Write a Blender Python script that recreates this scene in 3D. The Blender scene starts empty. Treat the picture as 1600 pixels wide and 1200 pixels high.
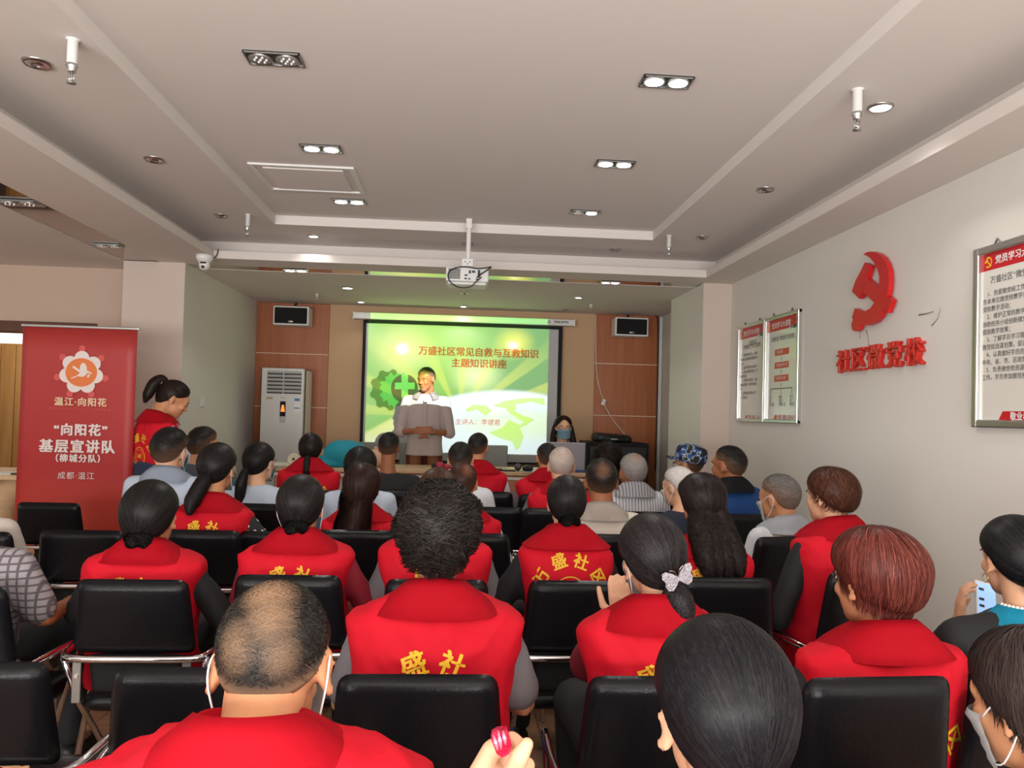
import bpy, bmesh, math, random
import numpy as np
from math import sin, cos, pi, radians as R
from mathutils import Vector, Matrix, Euler, noise
from mathutils.bvhtree import BVHTree

# ------------------------------------------------------------------ camera
scene = bpy.context.scene
COL = scene.collection
CZ, FPX = 1.45, 1200.0
YAW, PITCH, ROLL, SX, SY = .068, .0228, .0268, 2.26, 16.8
Fw = Vector((sin(YAW)*cos(PITCH), cos(YAW)*cos(PITCH), sin(PITCH)))
Rt = Vector((cos(YAW), -sin(YAW), 0))
Up = Rt.cross(Fw)
EX = Rt*cos(ROLL) + Up*sin(ROLL)
EY = Up*cos(ROLL) - Rt*sin(ROLL)
cd = bpy.data.cameras.new('camera')
cam = bpy.data.objects.new('camera', cd); COL.objects.link(cam)
M = Matrix.Identity(4)
for i in range(3):
    M[i][0] = EX[i]; M[i][1] = EY[i]; M[i][2] = -Fw[i]
M[0][3], M[1][3], M[2][3] = 0, 0, CZ
cam.matrix_world = M
cd.sensor_width = 36; cd.lens = 36*FPX/1600
cd.shift_x = -SX/1600; cd.shift_y = SY/1600
cd.clip_start = .02
scene.camera = cam

def ray(px, py):
    return Fw + EX*((px-800-SX)/FPX) - EY*((py-600-SY)/FPX)
def at(px, py, Y):
    v = ray(px, py); return Vector((0, 0, CZ)) + v*(Y/v.y)
def at_x(px, py, X):
    v = ray(px, py); return Vector((0, 0, CZ)) + v*(X/v.x)
def at_z(px, py, Z):
    v = ray(px, py); return Vector((0, 0, CZ)) + v*((Z-CZ)/v.z)

# ------------------------------------------------------------------ world, exposure, big lights
vs = scene.view_settings
vs.view_transform = 'Standard'; vs.look = 'None'; vs.gamma = 1; vs.exposure = 0.0
vs.use_curve_mapping = False
world = bpy.data.worlds.new('world'); scene.world = world
world.use_nodes = True
world.node_tree.nodes['Background'].inputs[0].default_value = (.93, .96, 1, 1)
world.node_tree.nodes['Background'].inputs[1].default_value = .62
scene.cycles.use_denoising = True
scene.cycles.max_bounces = 7
scene.cycles.diffuse_bounces = 4
scene.cycles.glossy_bounces = 4
scene.cycles.sample_clamp_indirect = 4

def light(name, kind, loc, rot, energy, color=(1, 1, 1), **kw):
    d = bpy.data.lights.new(name, kind); d.energy = energy; d.color = color
    for k, v in kw.items(): setattr(d, k, v)
    o = bpy.data.objects.new(name, d); COL.objects.link(o)
    o.location = loc; o.rotation_euler = rot
    return o
# added area lamp for unseen rear windows, tilted up to brighten the ceiling
light('rear_uplight_fill', 'AREA', (-.9, -2.3, 1.30), (R(150), 0, 0), 560, (1, .975, .945), shape='RECTANGLE', size=5.6, size_y=1.9)
# small warm area lamp added in front of the solid left hall wall
light('left_hall_fill', 'AREA', (-6.6, 2.8, 1.7), (R(98), 0, R(-90)), 26, (1, .93, .88), shape='RECTANGLE', size=4.5, size_y=1.6)

# ------------------------------------------------------------------ materials
def lin(c):
    return tuple(((x/255)/12.92 if x <= 10 else (((x/255)+.055)/1.055)**2.4) for x in c)
MATS = {}
def mat(name, col, rough=.6, metal=0, spec=.5, bump=0, bscale=40, emit=0, vary=0, vscale=3, sheen=0, coat=0, stretch=None):
    if name in MATS: return MATS[name]
    m = bpy.data.materials.new(name); m.use_nodes = True; MATS[name] = m
    nt = m.node_tree; b = nt.nodes['Principled BSDF']
    col = tuple(col)
    b.inputs['Base Color'].default_value = (*col, 1)
    b.inputs['Roughness'].default_value = rough; b.inputs['Metallic'].default_value = metal
    b.inputs['Specular IOR Level'].default_value = spec
    b.inputs['Coat Weight'].default_value = coat
    if sheen: b.inputs['Sheen Weight'].default_value = sheen
    if emit:
        b.inputs['Emission Color'].default_value = (*col, 1); b.inputs['Emission Strength'].default_value = emit
    if bump or vary:
        tc = nt.nodes.new('ShaderNodeTexCoord'); mp = nt.nodes.new('ShaderNodeMapping')
        nt.links.new(tc.outputs['Object'], mp.inputs[0])
        if stretch: mp.inputs['Scale'].default_value = stretch
    if bump:
        n = nt.nodes.new('ShaderNodeTexNoise'); n.inputs['Scale'].default_value = bscale; n.inputs['Detail'].default_value = 3
        bp = nt.nodes.new('ShaderNodeBump'); bp.inputs['Strength'].default_value = bump; bp.inputs['Distance'].default_value = .01
        nt.links.new(mp.outputs[0], n.inputs['Vector']); nt.links.new(n.outputs[0], bp.inputs['Height'])
        nt.links.new(bp.outputs[0], b.inputs['Normal'])
    if vary:
        n = nt.nodes.new('ShaderNodeTexNoise'); n.inputs['Scale'].default_value = vscale; n.inputs['Detail'].default_value = 4
        nt.links.new(mp.outputs[0], n.inputs['Vector'])
        mr = nt.nodes.new('ShaderNodeMapRange'); mr.inputs[3].default_value = 1-vary; mr.inputs[4].default_value = 1+vary
        mr.inputs[1].default_value = .3; mr.inputs[2].default_value = .7
        hs = nt.nodes.new('ShaderNodeHueSaturation'); hs.inputs['Color'].default_value = (*col, 1)
        nt.links.new(n.outputs[0], mr.inputs[0]); nt.links.new(mr.outputs[0], hs.inputs['Value'])
        nt.links.new(hs.outputs[0], b.inputs['Base Color'])
    return m

def wood(name, c1, c2, rough=.45, scale=(14, 14, .8), nscale=2.2):
    m = mat(name, c1, rough)
    nt = m.node_tree; b = nt.nodes['Principled BSDF']
    tc = nt.nodes.new('ShaderNodeTexCoord'); mp = nt.nodes.new('ShaderNodeMapping'); mp.inputs['Scale'].default_value = scale
    n = nt.nodes.new('ShaderNodeTexNoise'); n.inputs['Scale'].default_value = nscale; n.inputs['Detail'].default_value = 6
    r = nt.nodes.new('ShaderNodeValToRGB'); r.color_ramp.elements[0].position = .35; r.color_ramp.elements[1].position = .68
    r.color_ramp.elements[0].color = (*c1, 1); r.color_ramp.elements[1].color = (*c2, 1)
    nt.links.new(tc.outputs['Object'], mp.inputs[0]); nt.links.new(mp.outputs[0], n.inputs['Vector'])
    nt.links.new(n.outputs[0], r.inputs[0]); nt.links.new(r.outputs[0], b.inputs['Base Color'])
    return m

m_wall = mat('wall_paint', lin((222, 219, 212)), .85, bump=.05, bscale=60)
m_ceil = mat('ceiling_paint', lin((224, 218, 213)), .9)
m_soffit = mat('soffit_paint', lin((222, 214, 208)), .9)
m_beige = mat('beige_wallpaper', lin((204, 168, 132)), .8, bump=.05, bscale=90)
m_panel = wood('orange_veneer', lin((160, 88, 44)), lin((176, 102, 56)), .42, (9, 9, .6))
m_joint = mat('joint_strip', lin((232, 214, 190)), .5)
m_mirror = mat('dark_mirror', (.55, .50, .46), .03, 1)
m_mirror2 = mat('brown_mirror', (.20, .145, .12), .05, 1)
m_wallp = mat('pinkish_paint', lin((206, 190, 179)), .85)
m_wallh = mat('hall_paint_dim_warm', lin((196, 174, 158)), .85)  # wall paint darkened and warmed to carry the hall's dim warm light
m_floor = wood('floor_plank', lin((150, 112, 84)), lin((176, 138, 106)), .35, (1.2, 10, 10), 2.5)
m_floorb = mat('floor_base', lin((110, 82, 62)), .6)
m_black = mat('black_plastic', (.012, .012, .013), .45)
m_blackm = mat('black_matte', (.006, .006, .007), .8)
m_white = mat('white_plastic', lin((226, 226, 224)), .4)
m_grey = mat('grey_metal', (.35, .35, .34), .35, .8)
m_chrome = mat('chrome', (.72, .72, .74), .12, 1)
m_alu = mat('brushed_aluminium', (.62, .63, .61), .3, 1)
m_vinyl = mat('black_vinyl', (.007, .007, .009), .30, spec=.22, bump=.10, bscale=120)
m_red = mat('vest_red', (.58, .006, .020), .75, spec=.2, bump=.45, bscale=15, vary=.06, vscale=5)
m_redcol = mat('collar_red', (.64, .007, .022), .75, spec=.2, bump=.2, bscale=22)
m_yellow = mat('print_yellow', (.85, .50, .02), .6)
m_signred = mat('sign_red', (.60, .008, .014), .35)
m_lamp_on = mat('lamp_lit', (1, .98, .95), .5, emit=9)
m_lamp_off = mat('lamp_glass', (.55, .55, .53), .15, .6)
m_darkmetal = mat('dark_trim', (.07, .07, .07), .4, .6)
m_desk = wood('desk_maple', lin((206, 172, 132)), lin((220, 188, 150)), .4, (1, 10, 10))
m_deskfront = wood('desk_front', lin((176, 118, 84)), lin((188, 130, 94)), .5, (1.5, 8, 8))
m_paper = mat('paper', (.8, .8, .8), .7)
m_ink = mat('ink', (.03, .03, .03), .7)
m_skins = [mat('skin_%s' % n, lin(c), .5, spec=.35, bump=.06, bscale=90, vary=.07, vscale=9) for n, c in
           (('light', (222, 172, 138)), ('medium', (198, 140, 102)), ('tan', (160, 102, 70)))]

# ------------------------------------------------------------------ object helpers
def tag(o, label=None, cat=None, group=None, kind=None):
    if label: o['label'] = label
    if cat: o['category'] = cat
    if group: o['group'] = group
    if kind: o['kind'] = kind
    return o
def link(name, me, m=None, parent=None, loc=None, rot=None):
    o = bpy.data.objects.new(name, me); COL.objects.link(o)
    if m is not None:
        ms = m if isinstance(m, (list, tuple)) else [m]
        if len(me.materials) == 0:
            for x in ms: me.materials.append(x)
    if parent is not None: o.parent = parent
    if loc is not None: o.location = loc
    if rot is not None: o.rotation_euler = rot
    return o
def obj(name, bm, m, parent=None, loc=None, rot=None, smooth=False):
    me = bpy.data.meshes.new(name)
    bmesh.ops.recalc_face_normals(bm, faces=bm.faces)
    bm.to_mesh(me); bm.free()
    if smooth: me.polygons.foreach_set('use_smooth', [True]*len(me.polygons))
    return link(name, me, m, parent, loc, rot)
def empty(name, loc=(0, 0, 0), rz=0):
    o = bpy.data.objects.new(name, None); COL.objects.link(o); o.location = loc
    o.rotation_euler = (0, 0, rz); o.empty_display_size = .1
    return o
def struct(name, bm, m, parent=None, **k):
    o = obj(name, bm, m, parent, **k)
    if parent is None: o['kind'] = 'structure'
    return o
def B(): return bmesh.new()
def box(bm, a, b, bev=0, mi=0, seg=2):
    a = Vector(a); b = Vector(b)
    c = (a+b)/2; s = b-a
    r = bmesh.ops.create_cube(bm, size=1, matrix=Matrix.Translation(c) @ Matrix.Diagonal((abs(s.x), abs(s.y), abs(s.z), 1)))
    vs_ = r['verts']
    fs = {f for v in vs_ for f in v.link_faces}
    for f in fs: f.material_index = mi
    if bev:
        es = list({e for v in vs_ for e in v.link_edges})
        bmesh.ops.bevel(bm, geom=es, offset=bev, segments=seg, profile=.5, affect='EDGES')
    return bm
def frame_to(d):
    d = Vector(d).normalized()
    u = Vector((0, 0, 1)) if abs(d.z) < .9 else Vector((0, 1, 0))
    x = u.cross(d).normalized(); y = d.cross(x)
    return x, y
def tube(bm, pts, rad, n=10, cap=True, mi=0, ry=None):
    pts = [Vector(p) for p in pts]
    if not hasattr(rad, '__len__'): rad = [rad]*len(pts)
    rings = []; px = None
    for i, p in enumerate(pts):
        d = (pts[min(i+1, len(pts)-1)] - pts[max(i-1, 0)]).normalized()
        if px is None: x, y = frame_to(d)
        else:
            x = (px - d*px.dot(d)).normalized(); y = d.cross(x)
        px = x
        q = ry if ry else 1
        rings.append([bm.verts.new(p + x*rad[i]*cos(2*pi*k/n) + y*rad[i]*q*sin(2*pi*k/n)) for k in range(n)])
    for a, b in zip(rings, rings[1:]):
        for k in range(n):
            f = bm.faces.new((a[k], a[(k+1) % n], b[(k+1) % n], b[k])); f.material_index = mi; f.smooth = True
    if cap:
        bm.faces.new(list(reversed(rings[0]))).material_index = mi; bm.faces.new(rings[-1]).material_index = mi
    return bm
def curve_pts(pts, n=6):
    """Catmull-Rom through the points"""
    P = [Vector(p) for p in pts]; P = [P[0]*2-P[1]] + P + [P[-1]*2-P[-2]]
    out = []
    for i in range(1, len(P)-2):
        for k in range(n):
            t = k/n; a, b, c, d = P[i-1:i+3]
            out.append(.5*((2*b)+(c-a)*t+(2*a-5*b+4*c-d)*t*t+(3*b-a-3*c+d)*t**3))
    out.append(P[-2]); return out
def cyl(bm, c, r, h, n=24, axis='Z', r2=None, mi=0):
    rot = {'Z': Matrix.Identity(4), 'Y': Matrix.Rotation(R(90), 4, 'X'), 'X': Matrix.Rotation(R(90), 4, 'Y')}[axis]
    r_ = bmesh.ops.create_cone(bm, cap_ends=True, segments=n, radius1=r, radius2=r if r2 is None else r2, depth=h, matrix=Matrix.Translation(c) @ rot)
    for v in r_['verts']:
        for f in v.link_faces: f.material_index = mi
    return bm
def ball(bm, c, r, sx=1, sy=1, sz=1, u=16, v=12, rot=None, mi=0):
    m = Matrix.Translation(c) @ (rot.to_matrix().to_4x4() if rot else Matrix.Identity(4)) @ Matrix.Diagonal((sx, sy, sz, 1))
    r_ = bmesh.ops.create_uvsphere(bm, u_segments=u, v_segments=v, radius=r, matrix=m)
    for x in r_['verts']:
        for f in x.link_faces: f.smooth = True; f.material_index = mi
    return bm
def poly(bm, pts, th=0, nrm=(0, 0, 1), mi=0):
    """flat polygon, optionally extruded by th along nrm"""
    vs_ = [bm.verts.new(p) for p in pts]
    f = bm.faces.new(vs_); f.material_index = mi
    if th:
        r_ = bmesh.ops.extrude_face_region(bm, geom=[f])
        for v in r_['geom']:
            if isinstance(v, bmesh.types.BMVert): v.co += Vector(nrm)*th
            elif isinstance(v, bmesh.types.BMFace): v.material_index = mi
    return bm
def lathe(bm, prof, c=(0, 0, 0), n=24, mi=0):
    rings = []
    for r_, z in prof:
        rings.append([bm.verts.new((c[0]+r_*cos(2*pi*k/n), c[1]+r_*sin(2*pi*k/n), c[2]+z)) for k in range(n)])
    for a, b in zip(rings, rings[1:]):
        for k in range(n):
            f = bm.faces.new((a[k], a[(k+1) % n], b[(k+1) % n], b[k])); f.smooth = True; f.material_index = mi
    return bm
def pillow(bm, wb, wt, h, t, nu=16, nv=12, p=7, corner=.16):
    """padded slab in local x (width), z (height 0..h), y (thickness); rounded corners"""
    def P(i, j, s):
        u = -1+2*i/nu; v = -1+2*j/nv
        u = math.copysign(abs(u)**.8, u); v = math.copysign(abs(v)**.8, v)
        # squash corners
        k = max(0, abs(u)-(1-corner))/corner; l = max(0, abs(v)-(1-corner*1.6))/(corner*1.6)
        uu, vv = u, v
        if k > 0 and l > 0:
            m_ = math.hypot(k, l); mm = max(k, l)
            if m_ > 0:
                kk, ll = k*mm/m_, l*mm/m_
                uu = math.copysign(1-corner+kk*corner, u); vv = math.copysign(1-corner*1.6+ll*corner*1.6, v)
        w = (wb+(wt-wb)*(vv+1)/2)/2
        prof = (max(0, 1-abs(u)**p)*max(0, 1-abs(v)**p))**.4
        return (uu*w, s*t/2*prof, h*(vv+1)/2)
    fr = [[bm.verts.new(P(i, j, -1)) for j in range(nv+1)] for i in range(nu+1)]
    bk = [[fr[i][j] if i in (0, nu) or j in (0, nv) else bm.verts.new(P(i, j, 1)) for j in range(nv+1)] for i in range(nu+1)]
    for g, rv in ((fr, 0), (bk, 1)):
        for i in range(nu):
            for j in range(nv):
                q = (g[i][j], g[i+1][j], g[i+1][j+1], g[i][j+1])
                f = bm.faces.new(q if not rv else q[::-1]); f.smooth = True
    return bm
def copy_tree(o, parent=None):
    c = o.copy(); COL.objects.link(c)
    if parent is not None: c.parent = parent
    for ch in list(o.children): copy_tree(ch, c)
    return c

# temp scene for evaluating modifiers and text
def evaluate(o):
    COL.objects.link(o)
    dg = bpy.context.evaluated_depsgraph_get()
    me = bpy.data.meshes.new_from_object(o.evaluated_get(dg), depsgraph=dg)
    d = o.data; bpy.data.objects.remove(o)
    return me
def remesh(bm, voxel, smooth=2, factor=.5):
    me = bpy.data.meshes.new('t'); bm.to_mesh(me); bm.free()
    o = bpy.data.objects.new('t', me)
    md = o.modifiers.new('r', 'REMESH'); md.mode = 'VOXEL'; md.voxel_size = voxel; md.use_smooth_shade = True
    if smooth:
        s = o.modifiers.new('s', 'SMOOTH'); s.iterations = smooth; s.factor = factor
    r_ = evaluate(o); bpy.data.meshes.remove(me); r_.materials.clear()
    return r_
TXT = {}
def text_mesh(s, size=1, extrude=0, offset=0, res=2, align='CENTER', space=1, shear=0, bev=0):
    key = (bev, s, size, extrude, offset, res, align, space, shear)
    if key in TXT: return TXT[key]
    c = bpy.data.curves.new('t', 'FONT'); c.body = s; c.size = size; c.extrude = extrude
    c.bevel_depth = bev; c.bevel_resolution = 0; c.resolution_u = res; c.align_x = align; c.align_y = 'CENTER'; c.space_character = space; c.shear = shear
    me = evaluate(bpy.data.objects.new('t', c)); bpy.data.curves.remove(c); me.materials.clear()
    if offset:                                             # bolder strokes: shifted copies of the same glyphs
        bm = bmesh.new(); n4 = len(me.vertices)
        for dx, dy in ((-1, -.6), (1, -.6), (-1, .6), (1, .6)):
            t = me.copy(); t.transform(Matrix.Translation((dx*offset, dy*offset, 0))); bm.from_mesh(t); bpy.data.meshes.remove(t)
        for i, v in enumerate(bm.verts): v.co.z += .0003*(i//n4)
        bm.to_mesh(me); bm.free()
    TXT[key] = me; return me
RB = Matrix.Rotation(R(90), 4, 'X')                       # flat xy -> faces the camera (-Y)
RW = Matrix(((0, 0, -1, 0), (-1, 0, 0, 0), (0, 1, 0, 0), (0, 0, 0, 1)))   # flat xy -> on the right wall, faces -X
def put_text(name, s, size, m, M4, parent=None, **k):
    me = text_mesh(s, size, **k)
    o = bpy.data.objects.new(name, me.copy()); COL.objects.link(o); o.data.materials.append(m)
    if parent is not None: o.parent = parent
    o.matrix_local = M4
    return o
# ================================================================== ROOM
ZS, ZL, ZR_, ZT = CZ+1.13, CZ+1.191, CZ+1.32, CZ+1.386
k_ = 1.32
XTL, XTR, YT = -1.047*k_, 1.0623*k_, 4.2864*k_
XLL, XLR, YL = -1.94, 1.948, 6.066
XW, YP, YW = 2.2527, 6.32, 8.55
XPR, XPL0, XPL1 = 2.0135, -2.7223, -2.2445
ZPL = .15                                                   # platform height
back0 = -2.6                                                # rear end of the room
XFAR = -7.0
bm = B(); box(bm, (XFAR, back0, -.1), (XW, 9.6, -.012)); floor = struct('floor', bm, m_floorb)
bm = B(); box(bm, (0, 0, -.012), (.197, 1.197, 0)); pl = obj('plank', bm, m_floor, floor)
first = True
for i in range(int((XW+4.6)/.2)+1):
    for j in range(-1, 6):
        x = -4.6+.2*i; y = j*1.2+((i*5) % 7)*.17
        if x+.197 > XW or y > 6.3: continue
        o = pl if first else pl.copy()
        if not first: COL.objects.link(o)
        first = False
        o.location = (x, y, 0)
bm = B(); box(bm, (XPL1, 6.42, 0), (XPR, YW, ZPL-.012)); stage = struct('stage_platform', bm, m_floorb)
bm = B(); box(bm, (0, 0, 0), (.64, .2, .012)); pp = obj('plank', bm, m_floor, stage); first = True
for i in range(7):
    for j in range(11):
        x = XPL1+.64*i; y = 6.42+.2*j
        if x > XPR-.3: continue
        o = pp if first else pp.copy()
        if not first: COL.objects.link(o)
        first = False
        o.location = (x, y, ZPL-.012)
        if x+.64 > XPR: o.scale = ((XPR-x)/.64, 1, 1)

# right wall, alcove, pilasters
bm = B(); box(bm, (XW, back0, 0), (XW+.2, YW+.2, 3.1)); struct('wall_right', bm, m_wall)
bm = B(); box(bm, (XPR, YP, 0), (XW, 7.32, ZS)); struct('trim_1', bm, m_wallp); bm = B(); box(bm, (XPR-.002, YP+.003, 0), (XPR+.001, 7.322, ZS-.001)); box(bm, (XPR, 7.319, 0), (XW, 7.323, ZS-.001)); struct('wall_right_pier', bm, m_wall)          # right pier
bm = B(); box(bm, (XPL0, YP, 0), (XPL1, 6.75, ZS)); struct('trim_2', bm, m_wallp); bm = B(); box(bm, (XPL1-.2, 6.75, 0), (XPL1, YW, ZS)); box(bm, (XPL1-.001, YP+.003, 0), (XPL1+.002, 6.76, ZS-.001)); struct('wall_left_alcove', bm, m_wall)
bm = B(); box(bm, (XPL1-.2, YW, 0), (XW+.2, YW+.2, 3.1)); wb = struct('wall_back', bm, m_beige)
# veneer boards with pale joints on the back wall
def wx(px, py, y=YW): return at(px, py, y).x
zj = [at(460, 636, YW).z, at(460, 553, YW).z]
for x0, x1 in ((XPL1+.005, wx(514.5, 520)), (wx(930, 520), wx(1027, 560))):
    for z0, z1 in ((ZPL, zj[0]), (zj[0], zj[1]), (zj[1], ZS)):
        bm = B(); box(bm, (x0, YW-.03, z0+.004), (x1, YW-.002, z1-.004), .002); obj('wood_panel', bm, m_panel, wb)
    for z in zj:
        bm = B(); box(bm, (x0, YW-.026, z-.006), (x1, YW-.004, z+.006)); obj('joint_strip', bm, m_joint, wb)
# narrow dark gap and cable duct right of the veneer
bm = B(); box(bm, (wx(1028, 560), YW-.045, ZPL), (wx(1033, 560), YW-.002, ZS-.01), .004); obj('cable_duct', bm, m_white, wb)
bm = B(); tube(bm, curve_pts([at(p[0], p[1], YW-.05) for p in ((1016, 491), (1024, 493), (1028, 503), (1028, 560), (1026.5, 640), (1025, 700), (1024, 735))]), .008, 6)
tag(obj('power_cable', bm, m_black), 'black cable running down the edge of the right veneer wall', 'cable')

# left end wall beside the banner with a doorway to the next room
YLW = at_z(96, 417, ZS).y
dz = at(18, 518, YLW).z; dx0 = wx(3, 540, YLW)-.12; dx1 = wx(150, 560, YLW)
bm = B(); box(bm, (dx1, YLW, 0), (XPL0, YLW+.16, ZS)); box(bm, (XFAR, YLW, 0), (dx0-.08, YLW+.16, ZS)); box(bm, (dx0-.08, YLW, dz+.09), (dx1, YLW+.16, ZS))
struct('wall_left_end', bm, m_wallh)
m_dframe = wood('door_frame_brown', lin((84, 48, 30)), lin((100, 60, 38)), .4)
bm = B(); box(bm, (dx0-.08, YLW-.02, 0), (dx0, YLW+.18, dz+.09), .004); box(bm, (dx0, YLW-.02, dz), (dx1, YLW+.18, dz+.09), .004); struct('door_1', bm, m_dframe)
m_slat = wood('yellow_oak', lin((196, 152, 96)), lin((214, 174, 118)), .4, (10, 10, .6))
YR = 8.9; xs0 = wx(-10, 600, YR)
bm = B(); box(bm, (xs0-.5, YR+.02, 0), (XPL0-.2, YR+.1, 2.6)); wr = struct('wall_next_room', bm, m_wall)
zt_s = at(20, 537, YR).z
for i in range(12):
    bm = B(); x = xs0-.4+i*.16; box(bm, (x, YR-.02, 0), (x+.15, YR+.02, zt_s), .004)
    if x+.15 < XPL0-.2: obj('wood_panel', bm, m_slat, wr)
    else: bm.free()
# lit frosted strip window above the panelling of the next room
bm = B(); box(bm, (xs0-.4, YR, zt_s+.005), (XPL0-.3, YR+.015, 2.44)); tag(obj('window_2', bm, mat('daylit_glass', (.92, .97, 1), .5, emit=1.3)), kind='structure')
light('next_room_lamp', 'POINT', (wx(40, 600, 8.0), 7.8, 2.3), (0, 0, 0), 22, (1, .84, .62), shadow_soft_size=.15)

# far left hall wall with windows, rear wall piers
bm = B(); box(bm, (XFAR-.15, back0, 0), (XFAR, 9.6, .85)); box(bm, (XFAR-.15, back0, 2.5), (XFAR, 9.6, 3.1)); box(bm, (XFAR-.15, .2, .85), (XFAR, 9.6, 2.5))
struct('wall_left', bm, m_wall)
y0, y1 = -2.5, .2
bm = B(); box(bm, (XFAR-.08, y0, .85), (XFAR-.05, y0+.06, 2.5)); box(bm, (XFAR-.08, y1-.06, .85), (XFAR-.05, y1, 2.5))
box(bm, (XFAR-.08, y0, .85), (XFAR-.05, y1, .91)); box(bm, (XFAR-.08, y0, 2.44), (XFAR-.05, y1, 2.5)); box(bm, (XFAR-.08, (y0+y1)/2-.03, .85), (XFAR-.05, (y0+y1)/2+.03, 2.5))
struct('window_3', bm, m_alu)
bm = B(); box(bm, (XFAR-.15, back0-.15, 2.75), (XW+.2, back0, 3.1)); box(bm, (XFAR-.15, back0-.15, 0), (XW+.2, back0, .5))
for x in (XFAR, -3.9, XW-.3): box(bm, (x, back0-.15, .5), (x+.3, back0, 2.75))
struct('wall_rear', bm, m_wall)

# ceiling: tray, ring soffit, cove, perimeter soffits
c1 = at_z(316, 376, ZR_); c2 = at_z(1117.5, 409.5, ZR_)
XRL, XRR, YRG = c1.x, c2.x, (c1.y+c2.y)/2
bm = B(); box(bm, (XTL-.1, back0, ZT), (XTR+.1, YT+.1, ZT+.05)); ceil = struct('ceiling', bm, m_ceil)
bm = B()                                                   # ring soffit around the tray
box(bm, (XRL-.01, back0, ZR_), (XTL, YRG, ZR_+.08)); box(bm, (XTR, back0, ZR_), (XRR+.01, YRG, ZR_+.08)); box(bm, (XTL, YT, ZR_), (XTR, YRG, ZR_+.08))
struct('ceiling_ring', bm, m_ceil)
bm = B()                                                   # cove: upstands and lips
box(bm, (XRL-.06, back0, ZS+.02), (XRL, YRG+.06, ZR_+.03)); box(bm, (XRR, back0, ZS+.02), (XRR+.06, YRG+.06, ZR_+.03)); box(bm, (XRL, YRG, ZS+.02), (XRR, YRG+.06, ZR_+.03))
box(bm, (XLL-.012, back0, ZS), (XLL, YL+.012, ZL)); box(bm, (XLR, back0, ZS), (XLR+.012, YL+.012, ZL)); box(bm, (XLL, YL, ZS), (XLR, YL+.012, ZL))
struct('trim_3', bm, m_soffit)
# lower soffit plane with the mirror strips let in
s1 = at_z(331, 414.2, ZS).y; s1b = at_z(331, 420.4, ZS).y
e1 = at_z(0, 282, ZS); e2 = at_z(245, 409, ZS); XM1 = (e1.x+e2.x)/2
f1 = at_z(0, 318, ZS); f2 = at_z(192, 408, ZS); XM0 = (f1.x+f2.x)/2
bm = B(); T = .04
box(bm, (XLL-.3 if False else XM1, back0, ZS), (XLL-.012, s1, ZS+T))                       # left run
box(bm, (XLR+.012, back0, ZS), (XW, YP, ZS+T))                                             # right run
box(bm, (XLR+.012, YP, ZS), (XPR, s1, ZS+T)) if YP < s1 else None
box(bm, (XLL-.012, YL+.012, ZS), (XLR+.012, s1, ZS+T))                                     # front run
box(bm, (XPL1-.01, s1b, ZS), (XW, YW, ZS+T))                                               # alcove
box(bm, (XFAR, back0, ZS), (XM0, YLW+.16, ZS+T)); box(bm, (XM0, YP+.02, ZS), (XPL1, YLW+.16, ZS+T))
box(bm, (XFAR, YLW+.16, ZS), (XPL1, 9.6, ZS+T))
struct('ceiling_soffit', bm, m_soffit)
bm = B(); box(bm, (XM1-.02, s1-.01, ZS+.002), (XPR, s1b+.01, ZS+.012)); struct('trim_4', bm, m_mirror)
bm = B(); box(bm, (XM0-.01, back0, ZS+.003), (XM1+.01, s1b, ZS+.012)); struct('trim_5', bm, m_mirror2)
bm = B(); box(bm, (XFAR, back0, 3.0), (XW+.2, 9.6, 3.1)); struct('ceiling_slab', bm, m_ceil)

# access hatch in the tray
h = [at_z(x, y, ZT) for x, y in ((385, 252), (553, 262), (571, 303), (433, 294))]
hx0 = min(h[0].x, h[3].x); hx1 = (h[1].x+h[2].x)/2; hy0 = (h[2].y+h[3].y)/2; hy1 = (h[0].y+h[1].y)/2
hy0, hy1 = min(hy0, hy1), max(hy0, hy1)
root = empty('access_hatch', ((hx0+hx1)/2, (hy0+hy1)/2, ZT)); w_, d_ = (hx1-hx0)/2, (hy1-hy0)/2
tag(root, 'square white access hatch in the raised ceiling tray left of the projector', 'hatch')
bm = B(); t_ = .028
box(bm, (-w_, -d_, -.012), (w_, -d_+t_, 0), .003); box(bm, (-w_, d_-t_, -.012), (w_, d_, 0), .003); box(bm, (-w_, -d_+t_, -.012), (-w_+t_, d_-t_, 0), .003); box(bm, (w_-t_, -d_+t_, -.012), (w_, d_-t_, 0), .003)
obj('frame', bm, m_white, root)
bm = B(); box(bm, (-w_+.07, -d_+.06, -.012), (w_-.07, d_-.06, -.001), .003); obj('hatch_door', bm, m_ceil, root)

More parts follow.
